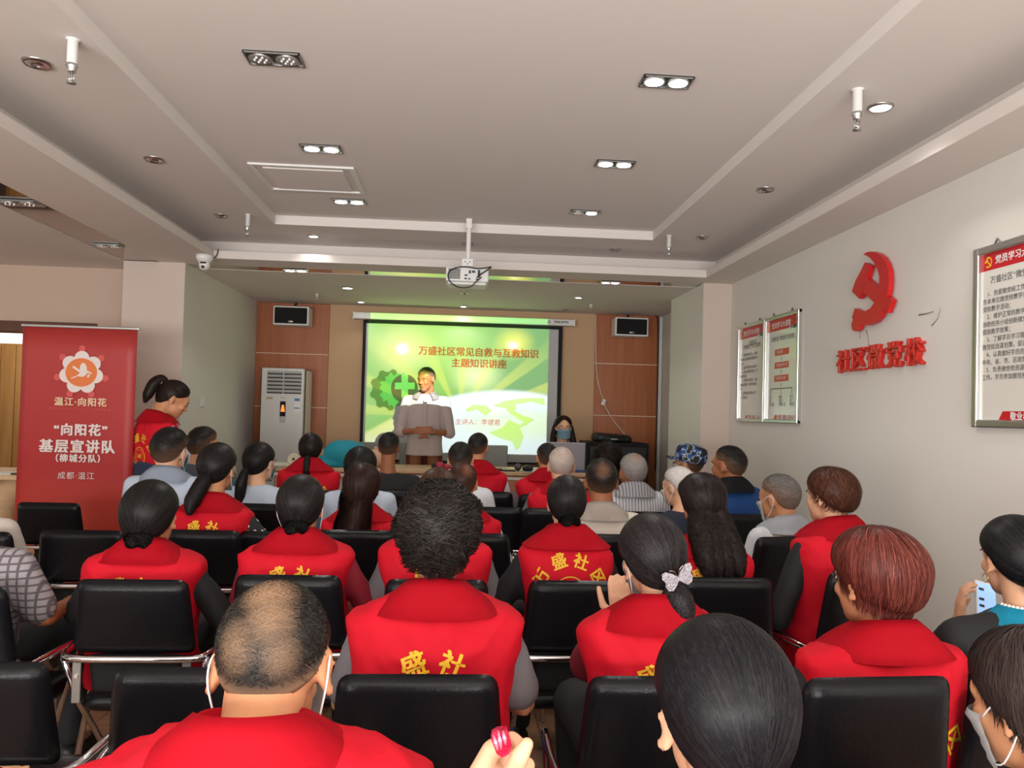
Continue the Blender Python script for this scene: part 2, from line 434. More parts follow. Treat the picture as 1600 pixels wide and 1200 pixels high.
# ------------------------------------------------------------------ ceiling lights
def spot(p, e, deg=110, col=(1, .97, .93)):
    light('lamp_beam', 'SPOT', (p[0], p[1], p[2]-.03), (0, 0, 0), e, col, spot_size=R(deg), spot_blend=.6, shadow_soft_size=.035)
G1 = 'square twin downlights in the ceiling tray'
def twin(px0, px1, py, lit, label, z=ZT, body=m_darkmetal, rz=0, skew=False):
    a = at_z((px0+px1)/2, py, z)
    wpx = (at_z(px1, py, z)-at_z(px0, py, z)).length*.93
    root = empty('twin_downlight', a, rz); tag(root, label, 'ceiling light', G1 if z == ZT else None)
    w = wpx/2; d = w*.52
    bm = B(); box(bm, (-w, -d, -.006), (w, d, 0)); obj('housing', bm, body, root)
    bm = B(); t = .006
    box(bm, (-w, d-t, -.010), (w, d, -.005)); box(bm, (-w, -d, -.010), (w, -d+t, -.005)); box(bm, (-w, -d, -.010), (-w+t, d, -.005)); box(bm, (w-t, -d, -.010), (w, d, -.005))
    obj('bezel', bm, m_alu, root)
    for i, s in enumerate((-1, 1)):
        bm = B(); lathe(bm, [(d*.80, -.007), (d*.84, -.012), (d*.70, -.010)], (s*w*.48, 0, 0)); obj('lamp_ring', bm, m_alu, root)
        bm = B(); cyl(bm, (s*w*.48, 0, -.009), d*.70, .006); on = lit[i]
        o = obj('bulb', bm, m_lamp_on if on else m_lamp_off, root)
        if not on:
            bm = B()
            for q in range(7): ball(bm, (s*w*.48+d*.4*cos(q*pi/3)*(q > 0), d*.4*sin(q*pi/3)*(q > 0), -.013), d*.09, u=6, v=4)
            obj('led', bm, m_white, o)
    if any(lit): spot((a.x, a.y, z), (9 if z == ZT else 4)*sum(lit), 120)
    return root
twin(383, 474, 90, (0, 0), 'unlit square twin downlight nearest on the left of the ceiling tray')
twin(998, 1084, 126, (1, 1), 'lit square twin downlight nearest on the right of the ceiling tray')
twin(470, 535, 231, (1, 1), 'lit square twin downlight just above the access hatch')
twin(928, 993, 255, (1, 1), 'lit square twin downlight in the middle of the right row')
twin(519, 572, 314, (1, 1), 'lit square twin downlight just below the access hatch')
twin(889, 938, 331, (0, 1), 'square twin downlight at the far right with one hanging dark bulb')
def rnd(px, py, z, rpx, lit, label, e=9):
    a = at_z(px, py, z); r = (at_z(px+rpx, py, z)-a).length
    root = empty('round_downlight', a); tag(root, label, 'ceiling light', 'round downlights')
    bm = B(); lathe(bm, [(r*.78, -.002), (r*.85, -.012), (r, -.004), (r, 0), (r*.7, 0)]); obj('bezel', bm, m_alu, root)
    bm = B(); cyl(bm, (0, 0, -.006), r*.76, .008); obj('bulb', bm, m_lamp_on if lit else m_lamp_off, root)
    if lit: spot((a.x, a.y, z), e, 125)
    else:
        bm = B(); lathe(bm, [(r*.36, -.010), (r*.40, -.016), (r*.48, -.010)]); obj('lamp_ring', bm, m_chrome, root)
rnd(58, 97, ZR_, 21, 0, 'round unlit downlight at the upper left beside the near sprinkler')
rnd(241, 248, ZR_, 15, 0, 'second round unlit downlight down the left side of the ceiling')
rnd(345, 336, ZR_, 10, 0, 'small round unlit downlight left of the far left sprinkler')
rnd(490, 368, ZR_, 8.5, 1, 'small lit round downlight in front of the tray on the left', 3)
rnd(731, 380, ZR_, 9, 0, 'round unlit downlight behind the projector pole')
rnd(961, 389, ZR_, 9, 0, 'round unlit downlight on the front strip of ceiling right of the projector')
rnd(1376, 166, ZR_, 20, 1, 'bright round downlight beside the near right sprinkler')
rnd(1196, 295, ZR_, 14, 0, 'round unlit downlight halfway down the right side of the ceiling')
rnd(1097, 370, ZR_, 10, 0, 'round unlit downlight right of the far right sprinkler')
rnd(543, 449, ZS, 9, 1, 'star bright downlight over the stage on the left', 7)
rnd(564, 471, ZS, 6, 1, 'small lit downlight over the upper left corner of the screen', 2)
rnd(724, 478, ZS, 6, 1, 'small lit downlight over the middle of the screen', 2)
rnd(726, 457, ZS, 8, 0, 'unlit downlight over the stage just under the projector')
rnd(904, 464, ZS, 6.5, 1, 'lit downlight over the stage on the right', 4)
rnd(883, 483, ZS, 7, 0, 'unlit downlight over the upper right corner of the screen')
twin(443, 481, 421.7, (1, 1), 'lit twin lamps in the mirror strip left of the projector', ZS, m_mirror)
twin(937, 971, 440.5, (1, 1), 'lit twin lamps in the mirror strip right of the projector', ZS, m_mirror)
twin(0, 62, 316, (0, 0), 'unlit twin downlight at the left picture edge in the dark mirror strip', ZS, m_alu)
twin(148, 190, 383, (0, 0), 'unlit twin downlight at the far end of the left mirror strip', ZS, m_alu)

# ------------------------------------------------------------------ sprinklers
def sprinkler(px, py, z, hpx, wpx, label, grp='hanging sprinklers'):
    a = at_z(px, py, z); s = a.y/1200; H = hpx*s; r = wpx*s/2
    root = empty('sprinkler', a); tag(root, label, 'sprinkler', grp)
    bm = B(); lathe(bm, [(0, 0), (r*1.35, 0), (r*1.35, -.004), (r, -.005), (r, -H*.56), (0, -H*.56)], n=16); obj('pipe', bm, m_white, root)
    bm = B(); lathe(bm, [(r*1.05, -H*.55), (r*1.15, -H*.58), (r*1.15, -H*.62), (r*.9, -H*.66), (r*.9, -H*.72), (r*.5, -H*.76), (0, -H*.76)], n=16); obj('fitting', bm, m_alu, root)
    bm = B()
    for s_ in (-1, 1): tube(bm, [(s_*r*.55, 0, -H*.72), (s_*r*.6, 0, -H*.85), (s_*r*.15, 0, -H*.95)], r*.14, 6)
    tube(bm, [(0, 0, -H*.75), (0, 0, -H*.95)], r*.16, 8); obj('bulb_frame', bm, m_chrome, root)
    bm = B(); lathe(bm, [(0, -H*.95), (r*.85, -H*.955), (r*.95, -H*.985), (0, -H)], n=14); obj('deflector', bm, m_grey, root)
sprinkler(114, 62, ZR_, 68, 15, 'white pendant sprinkler nearest on the left of the ceiling')
sprinkler(1340, 140, ZR_, 68, 15, 'pendant sprinkler beside the bright round downlight on the right')
sprinkler(387.5, 335, ZR_, 34, 6.5, 'far pendant sprinkler at the left front corner of the tray')
sprinkler(1045.5, 368, ZR_, 34, 6.5, 'far pendant sprinkler at the right front corner of the tray')
sprinkler(495.5, 459, ZS, 9, 4, 'tiny sprinkler over the left side of the stage')
sprinkler(923.5, 476, ZS, 8, 4, 'tiny sprinkler over the right side of the stage')

# ------------------------------------------------------------------ dome camera
a = at(320, 398, YL-.1)
root = empty('security_camera', (a.x, a.y, ZS)); tag(root, 'white dome security camera under the left end of the ceiling beam', 'camera')
s = a.y/1200
bm = B(); lathe(bm, [(0, 0), (13*s, 0), (12.5*s, -.025), (9*s, -.055), (0, -.055)], n=24); obj('base', bm, m_white, root, smooth=True)
bm = B(); ball(bm, (0, 0, -.075), 8.2*s); obj('dome', bm, m_white, root)
bm = B(); ball(bm, (0, -6.0*s, -.063), 3.2*s, 1.5, .7, .9, 12, 8); ball(bm, (0, -6.2*s, -.09), 3*s, 1, .7, 1, 12, 8); obj('lens', bm, m_black, root)
bm = B(); tube(bm, curve_pts([at(p[0], p[1], YL-.02) for p in ((333, 404), (338, 400), (341, 391), (341, 389))]), .004, 6); obj('cable', bm, m_black, root, loc=-root.location)

# ------------------------------------------------------------------ projector on its pole
PY = 5.53
a = at(733, 350, PY)
root = empty('projector', (a.x, PY, ZT)); tag(root, 'white ceiling projector with looping black cable on a white pole', 'projector')
s = PY/1200; zc = at(730, 431, PY).z-ZT; zp = at(731, 406, PY).z-ZT; xc = at(730, 431, PY).x-a.x
bm = B(); cyl(bm, (0, 0, (zp+.01)/2), 3.6*s, -zp+.01, 20); obj('pole', bm, m_white, root, smooth=False)
bm = B(); box(bm, (-4.4*s, -4.4*s, -.07), (4.4*s, 4.4*s, 0), .002); box(bm, (-.001, -4.6*s, -.05), (.001, -4.4*s, -.02)); obj('collar', bm, m_white, root)
bm = B(); box(bm, (xc-9*s, -7*s, zp-.055), (xc+9*s, 7*s, zp+.005), .006); obj('bracket', bm, m_white, root)
bm = B()
for x, z in ((-4, -.02), (3.5, -.022), (0, -.034)): cyl(bm, (xc+x*s, -7.1*s, zp+z), .9*s, .004, 10, 'Y')
obj('screw', bm, m_black, root)
W_, H_, D_ = 33*s, 11*s, .22
bm = B(); box(bm, (xc-W_, -.06, zc-H_), (xc+W_, -.06+D_, zc+H_), .010, seg=3); body_ = obj('body', bm, m_white, root)
bm = B()
for i in range(9):
    for j in range(6):
        box(bm, (xc-W_+.018+i*.0095, -.0615, zc-H_+.016+j*.0125), (xc-W_+.0255+i*.0095, -.0585, zc-H_+.0265+j*.0125))
obj('vent', bm, m_black, body_)
bm = B()
for x0, z0, x1, z1 in ((.0, -.012, .022, .0), (0, -.036, .018, -.024), (.026, -.036, .044, -.026), (.052, .012, .076, .03), (.082, -.038, .1, -.028), (.098, -.02, .11, -.006), (.03, .006, .046, .03)):
    box(bm, (xc-.02+x0, -.0618, zc+z0), (xc-.02+x1, -.0585, zc+z1), .001)
obj('socket', bm, mat('socket_dark', (.03, .035, .08), .4), body_)
bm = B(); box(bm, (xc-W_*.9, -.04, zc-H_-.02), (xc+W_*.9, .14, zc-H_), .006); obj('base_plate', bm, m_white, body_)
bm = B(); cyl(bm, (xc+.09, D_-.06, zc), .03, .02, 20, 'Y'); obj('lens', bm, m_black, body_)
bm = B()
loop = [(752, 433), (744, 440), (735, 448), (718, 449), (705, 442), (700, 431), (704, 422), (717, 417.5), (731, 417), (745, 419.5), (757, 419), (767, 417), (764, 420), (752, 428), (745, 434)]
tube(bm, curve_pts([at(x, y, PY-.09-.015*sin(i))-Vector((a.x, PY, ZT)) for i, (x, y) in enumerate(loop)], 5), .0045, 6); obj('cable', bm, m_black, root)
bm = B(); box(bm, (xc+.075, -.09, zc-.018), (xc+.09, -.06, zc+.03), .003); obj('plug', bm, m_black, root)

# ------------------------------------------------------------------ screen (roll-down) and the projected slide
SYY = YW-.10
def sp(px, py, y=SYY): return at(px, py, y)
tl, tr, bl, br = sp(568, 499.6), sp(880.4, 510.5), sp(561, 705), sp(873, 722)
sx0, sx1 = (tl.x+bl.x)/2, (tr.x+br.x)/2
zt_ = (tl.z+tr.z)/2; zb_ = 1.0
root = empty('projection_screen', ((sx0+sx1)/2, SYY, zb_)); tag(root, 'white roll-down projection screen with black borders on the back wall', 'screen')
O = -Vector(root.location)
bm = B(); box(bm, (sx0, SYY, zb_-.12), (sx1, SYY+.004, zt_)); obj('border', bm, m_blackm, root, loc=O)
m_scr = mat('screen_cloth', (.50, .50, .50), .95)
bm = B(); box(bm, (sx0+.035, SYY-.003, zb_-.10), (sx1-.045, SYY-.001, zt_-.035)); obj('cloth', bm, m_scr, root, loc=O)
h0 = sp(552, 487, SYY-.06); h1 = sp(898, 509, SYY-.06)
bm = B(); box(bm, (h0.x, SYY-.07, zt_+.004), (h1.x, SYY+.05, zt_+.075), .012, seg=3); obj('case', bm, m_white, root, loc=O)
bm = B(); box(bm, (h0.x-.004, SYY-.072, zt_), (h0.x+.012, SYY+.052, zt_+.08), .004); box(bm, (h1.x-.012, SYY-.072, zt_), (h1.x+.004, SYY+.052, zt_+.08), .004); obj('end_cap', bm, m_white, root, loc=O)
hz = zt_+.04
put_text('lettering', 'TRISLEMTS', .034, m_ink, Matrix.Translation(O+Vector((sp(875.5, 502).x, SYY-.0715, hz))) @ RB, root, offset=.001)
bm = B(); q = Vector((sp(857, 500).x, SYY-.0715, hz))
for ang in (90, 210, 330):
    c = q+Vector((.012*cos(R(ang)), 0, .012*sin(R(ang))))
    poly(bm, [c+Vector((.011*cos(R(ang+t)), 0, .011*sin(R(ang+t)))) for t in (0, 120, 240)])
obj('emblem', bm, m_ink, root, loc=O)
# the slide: pictures and words that the projector throws on the cloth
m_stext = mat('slide_red', (.50, .10, .07), .9)
def slide_text(s, px0, px1, py, col=m_stext, y=SYY-.006, **k):
    a_, b_ = sp(px0, py), sp(px1, py)
    sz = (b_.x-a_.x)/len(s)
    put_text('slide_lettering', s, sz*1.0, col, Matrix.Translation(O+Vector(((a_.x+b_.x)/2, y, (a_.z+b_.z)/2))) @ RB, root, **k)
slide_text('万盛社区常见自救与互救知识', 654, 842, 551.5, offset=.003)
slide_text('主题知识讲座', 705, 792, 569, offset=.003)
slide_text('主讲人：李建君', 711, 782, 660, mat('slide_red_thin', (.46, .10, .12), .9))
def spoly(bm, pts, y=SYY-.005): poly(bm, [O+Vector((sp(x, y_).x, y, sp(x, y_).z)) for x, y_ in pts])
gc = (611, 609)
m_g1 = mat('slide_gear_grey', (.17, .22, .13), .9); m_g2 = mat('slide_gear_green', (.20, .46, .22), .9); m_g3 = mat('head_shadow_disc', (.14, .12, .125), .9); m_g4 = mat('slide_cross', (.28, .56, .32), .9)
bm = B(); pts = []
for i in range(36):
    a_ = i*2*pi/36; rr = 32 if (i//2) % 2 == 0 else 27.5
    pts.append((gc[0]-3+rr*.95*cos(a_), gc[1]+rr*1.02*sin(a_)))
spoly(bm, pts); obj('slide_gear', bm, m_g1, root)
bm = B(); pts = []
for i in range(44):
    a_ = i*2*pi/44; rr = 26+3*sin(i*2.3)+2*sin(i*1.1)
    pts.append((gc[0]+8+rr*.95*cos(a_), gc[1]+rr*.98*sin(a_)))
spoly(bm, pts, SYY-.0058); obj('slide_wreath', bm, m_g2, root)
bm = B(); spoly(bm, [(632+21*cos(i*pi/16), 607+22.5*sin(i*pi/16)) for i in range(32)], SYY-.0066); obj('head_shadow_disc', bm, m_g3, root)  # dark disc paints the speaker's head shadow around the cross
bm = B(); cx_, cy_, A_, b__ = 632.5, 603, 15.5, 5.2
spoly(bm, [(cx_-b__, cy_-A_-3), (cx_+b__, cy_-A_-3), (cx_+b__, cy_-b__), (cx_+A_, cy_-b__), (cx_+A_, cy_+b__), (cx_+b__, cy_+b__), (cx_+b__, cy_+A_+3), (cx_-b__, cy_+A_+3), (cx_-b__, cy_+b__), (cx_-A_, cy_+b__), (cx_-A_, cy_-b__), (cx_-b__, cy_-b__)], SYY-.0074)
obj('slide_cross', bm, m_g4, root)
m_land = mat('slide_land', (.38, .47, .16), .9)
for pts in ([(765, 676), (785, 668), (800, 650), (790, 638), (770, 634), (790, 626), (820, 622), (850, 622), (853, 640), (835, 636), (815, 634), (803, 641), (818, 650), (835, 655), (822, 664), (812, 668), (818, 682), (812, 700), (806, 703), (800, 690), (780, 684)],
            [(727, 640), (740, 632), (760, 634), (768, 642), (756, 651), (738, 650)],):
    bm = B(); spoly(bm, pts); obj('slide_land', bm, m_land, root)
m_isle = mat('slide_cloud', (.47, .54, .50), .9)
for pts in ([(782, 645), (800, 648), (818, 660), (812, 664), (795, 656), (780, 652)], [(805, 632), (830, 628), (853, 634), (853, 655), (838, 650), (822, 640), (808, 642)], [(724, 646), (745, 640), (762, 652), (740, 658)]):
    bm = B(); spoly(bm, pts, SYY-.0062); obj('slide_cloud', bm, m_isle, root)

# the projector's beam: a spot lamp with the slide's colours as a procedural gobo
PL = Vector((a.x+xc+.09, PY+.23, CZ+(641-431)*PY/1200))
PL.z = at(730, 431, PY).z
L = light('projector_beam', 'SPOT', PL, (R(90), 0, 0), 620, (1, 1, 1), spot_size=R(75), spot_blend=0, shadow_soft_size=.004)
L.data.use_nodes = True; nt = L.data.node_tree; nt.nodes.clear()
def nd(t, **k):
    n = nt.nodes.new(t)
    for a_, b_ in k.items(): setattr(n, a_, b_)
    return n
def mth(op, x, y=None, z=None, clamp=False):
    n = nd('ShaderNodeMath', operation=op); n.use_clamp = clamp
    for i, v in enumerate((x, y, z)):
        if v is None: continue
        if isinstance(v, (int, float)): n.inputs[i].default_value = v
        else: nt.links.new(v, n.inputs[i])
    return n.outputs[0]
tc = nd('ShaderNodeTexCoord'); sep = nd('ShaderNodeSeparateXYZ'); nt.links.new(tc.outputs['Normal'], sep.inputs[0])
# lamp local: -Z forward (world +Y), X = world X, Y = world Z
dY = SYY-PL.y
nz = mth('ABSOLUTE', sep.outputs[2])
GX, GZ = mth('DIVIDE', sep.outputs[0], nz), mth('DIVIDE', sep.outputs[1], nz)
pu0, pu1 = sp(572.5, 600).x, sp(856, 600).x
pv0, pv1 = sp(715, 708).z, sp(715, 492).z
U = mth('DIVIDE', mth('SUBTRACT', mth('MULTIPLY_ADD', GX, dY, PL.x), pu0), pu1-pu0)
V = mth('DIVIDE', mth('SUBTRACT', mth('MULTIPLY_ADD', GZ, dY, PL.z), pv0), pv1-pv0)
def sstep(x, a_, b_):
    n = nd('ShaderNodeMapRange', interpolation_type='SMOOTHSTEP'); nt.links.new(x, n.inputs[0]); n.inputs[1].default_value = a_; n.inputs[2].default_value = b_; return n.outputs[0]
def mixc(f, c_a, c_b):
    n = nd('ShaderNodeMix', data_type='RGBA')
    if isinstance(f, (int, float)): n.inputs[0].default_value = f
    else: nt.links.new(f, n.inputs[0])
    for i, c in ((6, c_a), (7, c_b)):
        if isinstance(c, tuple): n.inputs[i].default_value = (*c, 1)
        else: nt.links.new(c, n.inputs[i])
    return n.outputs[2]
def blob(u, v, ru, rv, a_=1., b_=0.):
    du = mth('DIVIDE', mth('SUBTRACT', U, u), ru); dv = mth('DIVIDE', mth('SUBTRACT', V, v), rv)
    d2 = mth('SQRT', mth('ADD', mth('MULTIPLY', du, du), mth('MULTIPLY', dv, dv)))
    return sstep(d2, a_, b_)
base = mixc(sstep(U, .0, .9), (.15, .56, .012), (.02, .30, .004))
base = mixc(blob(.35, .75, .55, .5), base, (.30, .66, .015))
base = mixc(blob(.19, .74, .22, .25), base, (.80, .90, .22))
base = mixc(blob(.19, .74, .05, .06), base, (1.6, 1.6, 1.4))
base = mixc(blob(.81, .81, .14, .15), base, (.75, .80, .02))
base = mixc(blob(.80, .79, .05, .05), base, (1.6, 1.6, .9))
base = mixc(blob(.60, .56, .20, .18), base, (.7, .9, .35))
# light rays fanning out of the horizon
ang = mth('ARCTAN2', mth('SUBTRACT', V, .25), mth('SUBTRACT', U, .52))
rays = mth('MULTIPLY', sstep(mth('SINE', mth('MULTIPLY', ang, 17.)), .2, .6), sstep(V, .95, .45))
base = mixc(mth('MULTIPLY', rays, .38), base, (.90, .95, .03))
# pale globe in the lower part
hz_ = mth('SUBTRACT', V, mth('MULTIPLY_ADD', mth('POWER', mth('ABSOLUTE', mth('SUBTRACT', U, .78)), 2), -.55, .46))
gl = sstep(hz_, .02, -.02)
globe = mixc(blob(.05, .28, .3, .4, 1, .2), (.86, 1.05, 1.05), (.80, .92, .18))
globe = mixc(mth('MULTIPLY', blob(.85, .22, .45, .16, 1, .3), .55), globe, (.74, .98, .40))
base = mixc(gl, base, globe)
base = mixc(mth('MULTIPLY', mth('SUBTRACT', 1, sstep(mth('ABSOLUTE', mth('SUBTRACT', V, mth('MULTIPLY_ADD', U, .5, .02))), .0, .05)), sstep(U, .45, .2)), base, (1, 1.1, 1.0))
ins = mth('MULTIPLY', mth('MULTIPLY', mth('GREATER_THAN', U, 0), mth('LESS_THAN', U, 1)), mth('MULTIPLY', mth('GREATER_THAN', V, 0), mth('LESS_THAN', V, 1)))
em = nd('ShaderNodeEmission'); out = nd('ShaderNodeOutputLight')
nt.links.new(base, em.inputs[0]); nt.links.new(ins, em.inputs[1]); nt.links.new(em.outputs[0], out.inputs[0])
# ================================================================== RIGHT WALL
def wl(px, py, e=0): return at_x(px, py, XW-e)
def wall_box(bm, y0, y1, z0, z1, e0, e1, **k): return box(bm, (XW-e1, min(y0, y1), z0), (XW-e0, max(y0, y1), z1), **k)
m_frosted = mat('poster_print', lin((226, 224, 216)), .18, coat=.5)
m_posred = mat('poster_red', lin((196, 26, 38)), .25)
m_posor = mat('poster_box', lin((204, 66, 44)), .3)
def poster(name, yl, yr, zb, zt, fw, label, group=None):
    """yl = far edge, yr = near edge (world Y)"""
    root = empty(name, (XW, (yl+yr)/2, zb)); tag(root, label, 'poster frame', group)
    O_ = -Vector(root.location)
    bm = B()
    for (a_, b_, c, d) in ((yl, yr, zt-fw, zt), (yl, yr, zb, zb+fw)): wall_box(bm, a_, b_, c, d, 0, .028, bev=.006)
    for (a_, b_) in ((yl, yl-fw), (yr+fw, yr)): wall_box(bm, a_, b_, zb, zt, 0, .030, bev=.006)
    obj('frame', bm, m_alu, root, loc=O_)
    bm = B(); wall_box(bm, yl-fw*.8, yr+fw*.8, zb+fw*.8, zt-fw*.8, .004, .012); obj('print', bm, m_frosted, root, loc=O_)
    W = (yl-yr)-2*fw; H = (zt-zb)-2*fw
    def P(u, v, e=.0126): return Vector((XW-e, yl-fw-u*W, zb+fw+v*H))+O_
    def rect(nm, u0, v0, u1, v1, m, slant=0, e=.0126):
        bm = B(); poly(bm, [P(u0, v0, e), P(u1, v0, e), P(u1, v1, e), P(u0+slant, v1, e)]); return obj(nm, bm, m, root)
    def T(s, size, u, v, m, e=.0134, align='LEFT', **k):
        return put_text('lettering', s, size, m, Matrix.Translation(P(u, v, e)) @ RW, root, align=align, **k)
    def hook(u):
        bm = B(); y = yl-fw-u*W; tube(bm, [(XW-.01, y-.02, zt-.002), (XW-.012, y, zt+.022), (XW-.01, y+.02, zt-.002)], .004, 6); obj('hook', bm, m_grey, root, loc=O_)
    hook(.2); hook(.8)
    return root, P, rect, T, W, H
zt1, zb1 = wl(1254, 482).z, wl(1250, 662.5).z
ya, yb, yc = wl(1156, 600).y, wl(1198, 600).y, wl(1252, 600).y
G = 'framed notices at the far end of the right wall'
def title_band(rect, T, W, s, sub, H):
    rect('band', 0, .885, 1, 1, m_posred)
    rect('stripe', .70, .872, 1, .905, m_white, .05, .013)
    T(s, .046, .15, .935, m_paper, offset=.001); T(sub, .026, .76, .888, m_ink, e=.0138, offset=.001)
    bm = B()
def mini_emblem(P, root, u, v, s):
    bm = B()
    pts = [P(u, v)+Vector((-.0006, -s*cos(R(t)), s*sin(R(t)))) for t in range(-130, 121, 25)] + [P(u, v)+Vector((-.0006, -s*.72*cos(R(t))-s*.05, s*.72*sin(R(t)))) for t in range(110, -121, -23)]
    poly(bm, pts); poly(bm, [P(u, v)+Vector((-.0012, -a_*s, b_*s)) for a_, b_ in ((-.9, .1), (-.2, .8), (.05, .5), (-.1, .3), (.9, -.7), (.7, -.9), (-.3, .1), (-.6, -.2))])
    obj('emblem', bm, m_yellow, root)
r1, P, rect, T, W, H = poster('notice_frame', ya, yb, zb1, zt1, .028, 'left framed notice of the pair near the far corner, with lines of small text')
title_band(rect, T, W, '党员学习大讲堂', '学习园地', H); mini_emblem(P, r1, .07, .93, .022)
T('万盛社区', .042, .36, .82, m_ink); T('“微党校”工作人员职责', .036, .14, .785, m_ink)
body = ['　1、热爱微党校工作，认真负', '责本单位微党校教学课程安排', '工作；', '　2、做好学员教学活动安排；', '　3、维护正常的教学秩序，抓', '好教学效果；', '　4、了解学员学习需求，为微', '党校出谋划策，促进党校发展', '展；', '　5、负责微党校资源向工作', '人、学员参加。']
for i, s in enumerate(body): T(s, .0262, .03, .70-.047*i, m_ink)
rect('banner_strip', .25, 0, 1, .035, m_posred, .05); T('凝心聚力 服务发展', .036, .36, .012, m_paper, offset=.001)
r2, P, rect, T, W, H = poster('notice_frame', yb-.004, yc, zb1, zt1, .028, 'right framed notice of the far pair, with a chart of red boxes')
title_band(rect, T, W, '党员学习大讲堂', '学习园地', H); mini_emblem(P, r2, .07, .93, .022)
T('万盛社区“微党校”组织图', .036, .12, .80, m_ink)
for v, s in ((.665, '社区党委'), (.535, '微党校领导小组'), (.405, '微党校办公室')):
    rect('chart_box', .26, v-.032, .72, v+.032, m_posor, 0); T(s, .026, .33, v, m_paper)
    rect('chart_line', .478, v-.085, .492, v-.045, m_ink)
rect('chart_line', .14, .300, .84, .308, m_ink)
for u in (.14, .48, .82): rect('chart_line', u, .245, u+.012, .30, m_ink)
for u, s in ((.11, ('校', '长', '办公室')), (.43, ('教学', '组织', '管理人员')), (.77, ('学习', '部', '联络员'))):
    for j, q in enumerate(s): T(q, .028, u, .215-.035*j, m_ink)
rect('banner_strip', .25, 0, 1, .042, m_posor, .05); T('凝心聚力 服务发展', .036, .36, .016, m_paper, offset=.001)
# big framed notice
zt2, zb2 = wl(1530, 391).z, wl(1526.7, 668).z; yd = wl(1528, 530).y
r3, P, rect, T, W, H = poster('large_notice_frame', yd, yd-.56, zb2, zt2, .034, 'large framed notice cut by the right picture edge, red heading and numbered rules')
rect('band', 0, .90, 1, 1, m_posred); mini_emblem(P, r3, .09, .95, .024)
T('党员学习大讲堂', .038, .18, .95, m_paper, offset=.001)
T('万盛社区“微党校”管理制度', .034, .12, .835, m_ink)
for i, s in enumerate(['　1、热爱微党校工作，认真负责，积极参与', '负本单位微党校教学课程安排和日常工作，', '党校教学活动；', '　2、维护正常的教学秩序，遵守课堂纪律，', '协助校务小组创新微党校教学方式和内容，', '提高教学效果；', '　3、了解学员学习需求，收集意见建议为', '微党校出谋划策，促进党校不断发展；', '　4、认真做好学员的思想工作，及时传达', '中央、省、市、区政策和文件精神；', '　5、负责微党校资源向基层延伸和服务', '工作，学员参加微党校活动情况登记。']):
    T(s, .0262, .03, .755-.0457*i, m_ink)
rect('banner_strip', .24, 0, 1, .052, m_posred, .05); T('敬业奉献 服务群众', .036, .38, .02, m_paper, offset=.001)

# hammer and sickle emblem
def cr(x, y, e=.03): return wl(1290+x/4.8, 370+y/4.8, e)
a = cr(380, 400); root = empty('party_emblem', (XW, a.y, a.z-.5)); tag(root, 'large raised red hammer and sickle emblem on the right wall', 'emblem')
O_ = -Vector(root.location)
sick = [(318, 135), (345, 116), (385, 112), (430, 126), (465, 155), (492, 200), (510, 260), (514, 330), (507, 400), (496, 450), (478, 520), (450, 595), (410, 640), (355, 664), (295, 660), (286, 692), (264, 710), (237, 703), (227, 660), (240, 622), (232, 604), (255, 537), (290, 556), (330, 560), (368, 540), (402, 495), (426, 430), (438, 370), (440, 300), (425, 240), (400, 195), (368, 158), (342, 141)]
bm = B(); poly(bm, [cr(x, y, .012)+O_ for x, y in sick], .028, (-1, 0, 0)); obj('sickle', bm, m_signred, root)
bm = B(); poly(bm, [cr(x, y, .012)+O_ for x, y in [(332, 194), (374, 216), (346, 306), (318, 412), (290, 465), (234, 411), (262, 330), (300, 262)]], .030, (-1, 0, 0)); obj('hammer_head', bm, m_signred, root)
bm = B(); poly(bm, [cr(x, y, .012)+O_ for x, y in [(342, 308), (440, 388), (536, 475), (500, 572), (402, 494), (314, 414)]], .029, (-1, 0, 0)); obj('hammer_handle', bm, m_signred, root)
# raised characters
root = empty('wall_lettering', (XW, wl(1370, 560).y, wl(1370, 600).z)); tag(root, 'five raised red characters on the right wall under the emblem', 'lettering'); O_ = -Vector(root.location)
m_char = mat('sign_red_front', lin((196, 44, 34)), .4)
for ch, (x0, y0, x1, y1) in zip('社区微党校', ((76, 848, 170, 1020), (188, 832, 284, 1004), (302, 806, 416, 990), (442, 782, 558, 980), (584, 755, 716, 965))):
    A, C = cr(x0, (y0+y1)/2), cr(x1, (y0+y1)/2); zt_c, zb_c = cr((x0+x1)/2, y0).z, cr((x0+x1)/2, y1).z
    src = text_mesh(ch, 1, extrude=.05, res=2); bm = B()
    for dx, dy in ((0, 0), (-1, -1), (1, -1), (-1, 1), (1, 1), (0, 1), (0, -1), (1, 0), (-1, 0)):
        t = src.copy(); t.transform(Matrix.Translation((dx*.016, dy*.012, 0))); bm.from_mesh(t); bpy.data.meshes.remove(t)
    me = remesh(bm, .013, 1)
    xs = [v.co.x for v in me.vertices]; ys = [v.co.y for v in me.vertices]
    cx, cy = (min(xs)+max(xs))/2, (min(ys)+max(ys))/2; sx_ = (A.y-C.y)/(max(xs)-min(xs)); sy_ = (zt_c-zb_c)/(max(ys)-min(ys))
    me.transform(Matrix.Diagonal((sx_, sy_, .3, 1)) @ Matrix.Translation((-cx, -cy, 0)))
    o = link('character', me, m_char, root)
    o.matrix_local = Matrix.Translation(Vector((XW-.016, (A.y+C.y)/2, (zt_c+zb_c)/2))+O_) @ RW
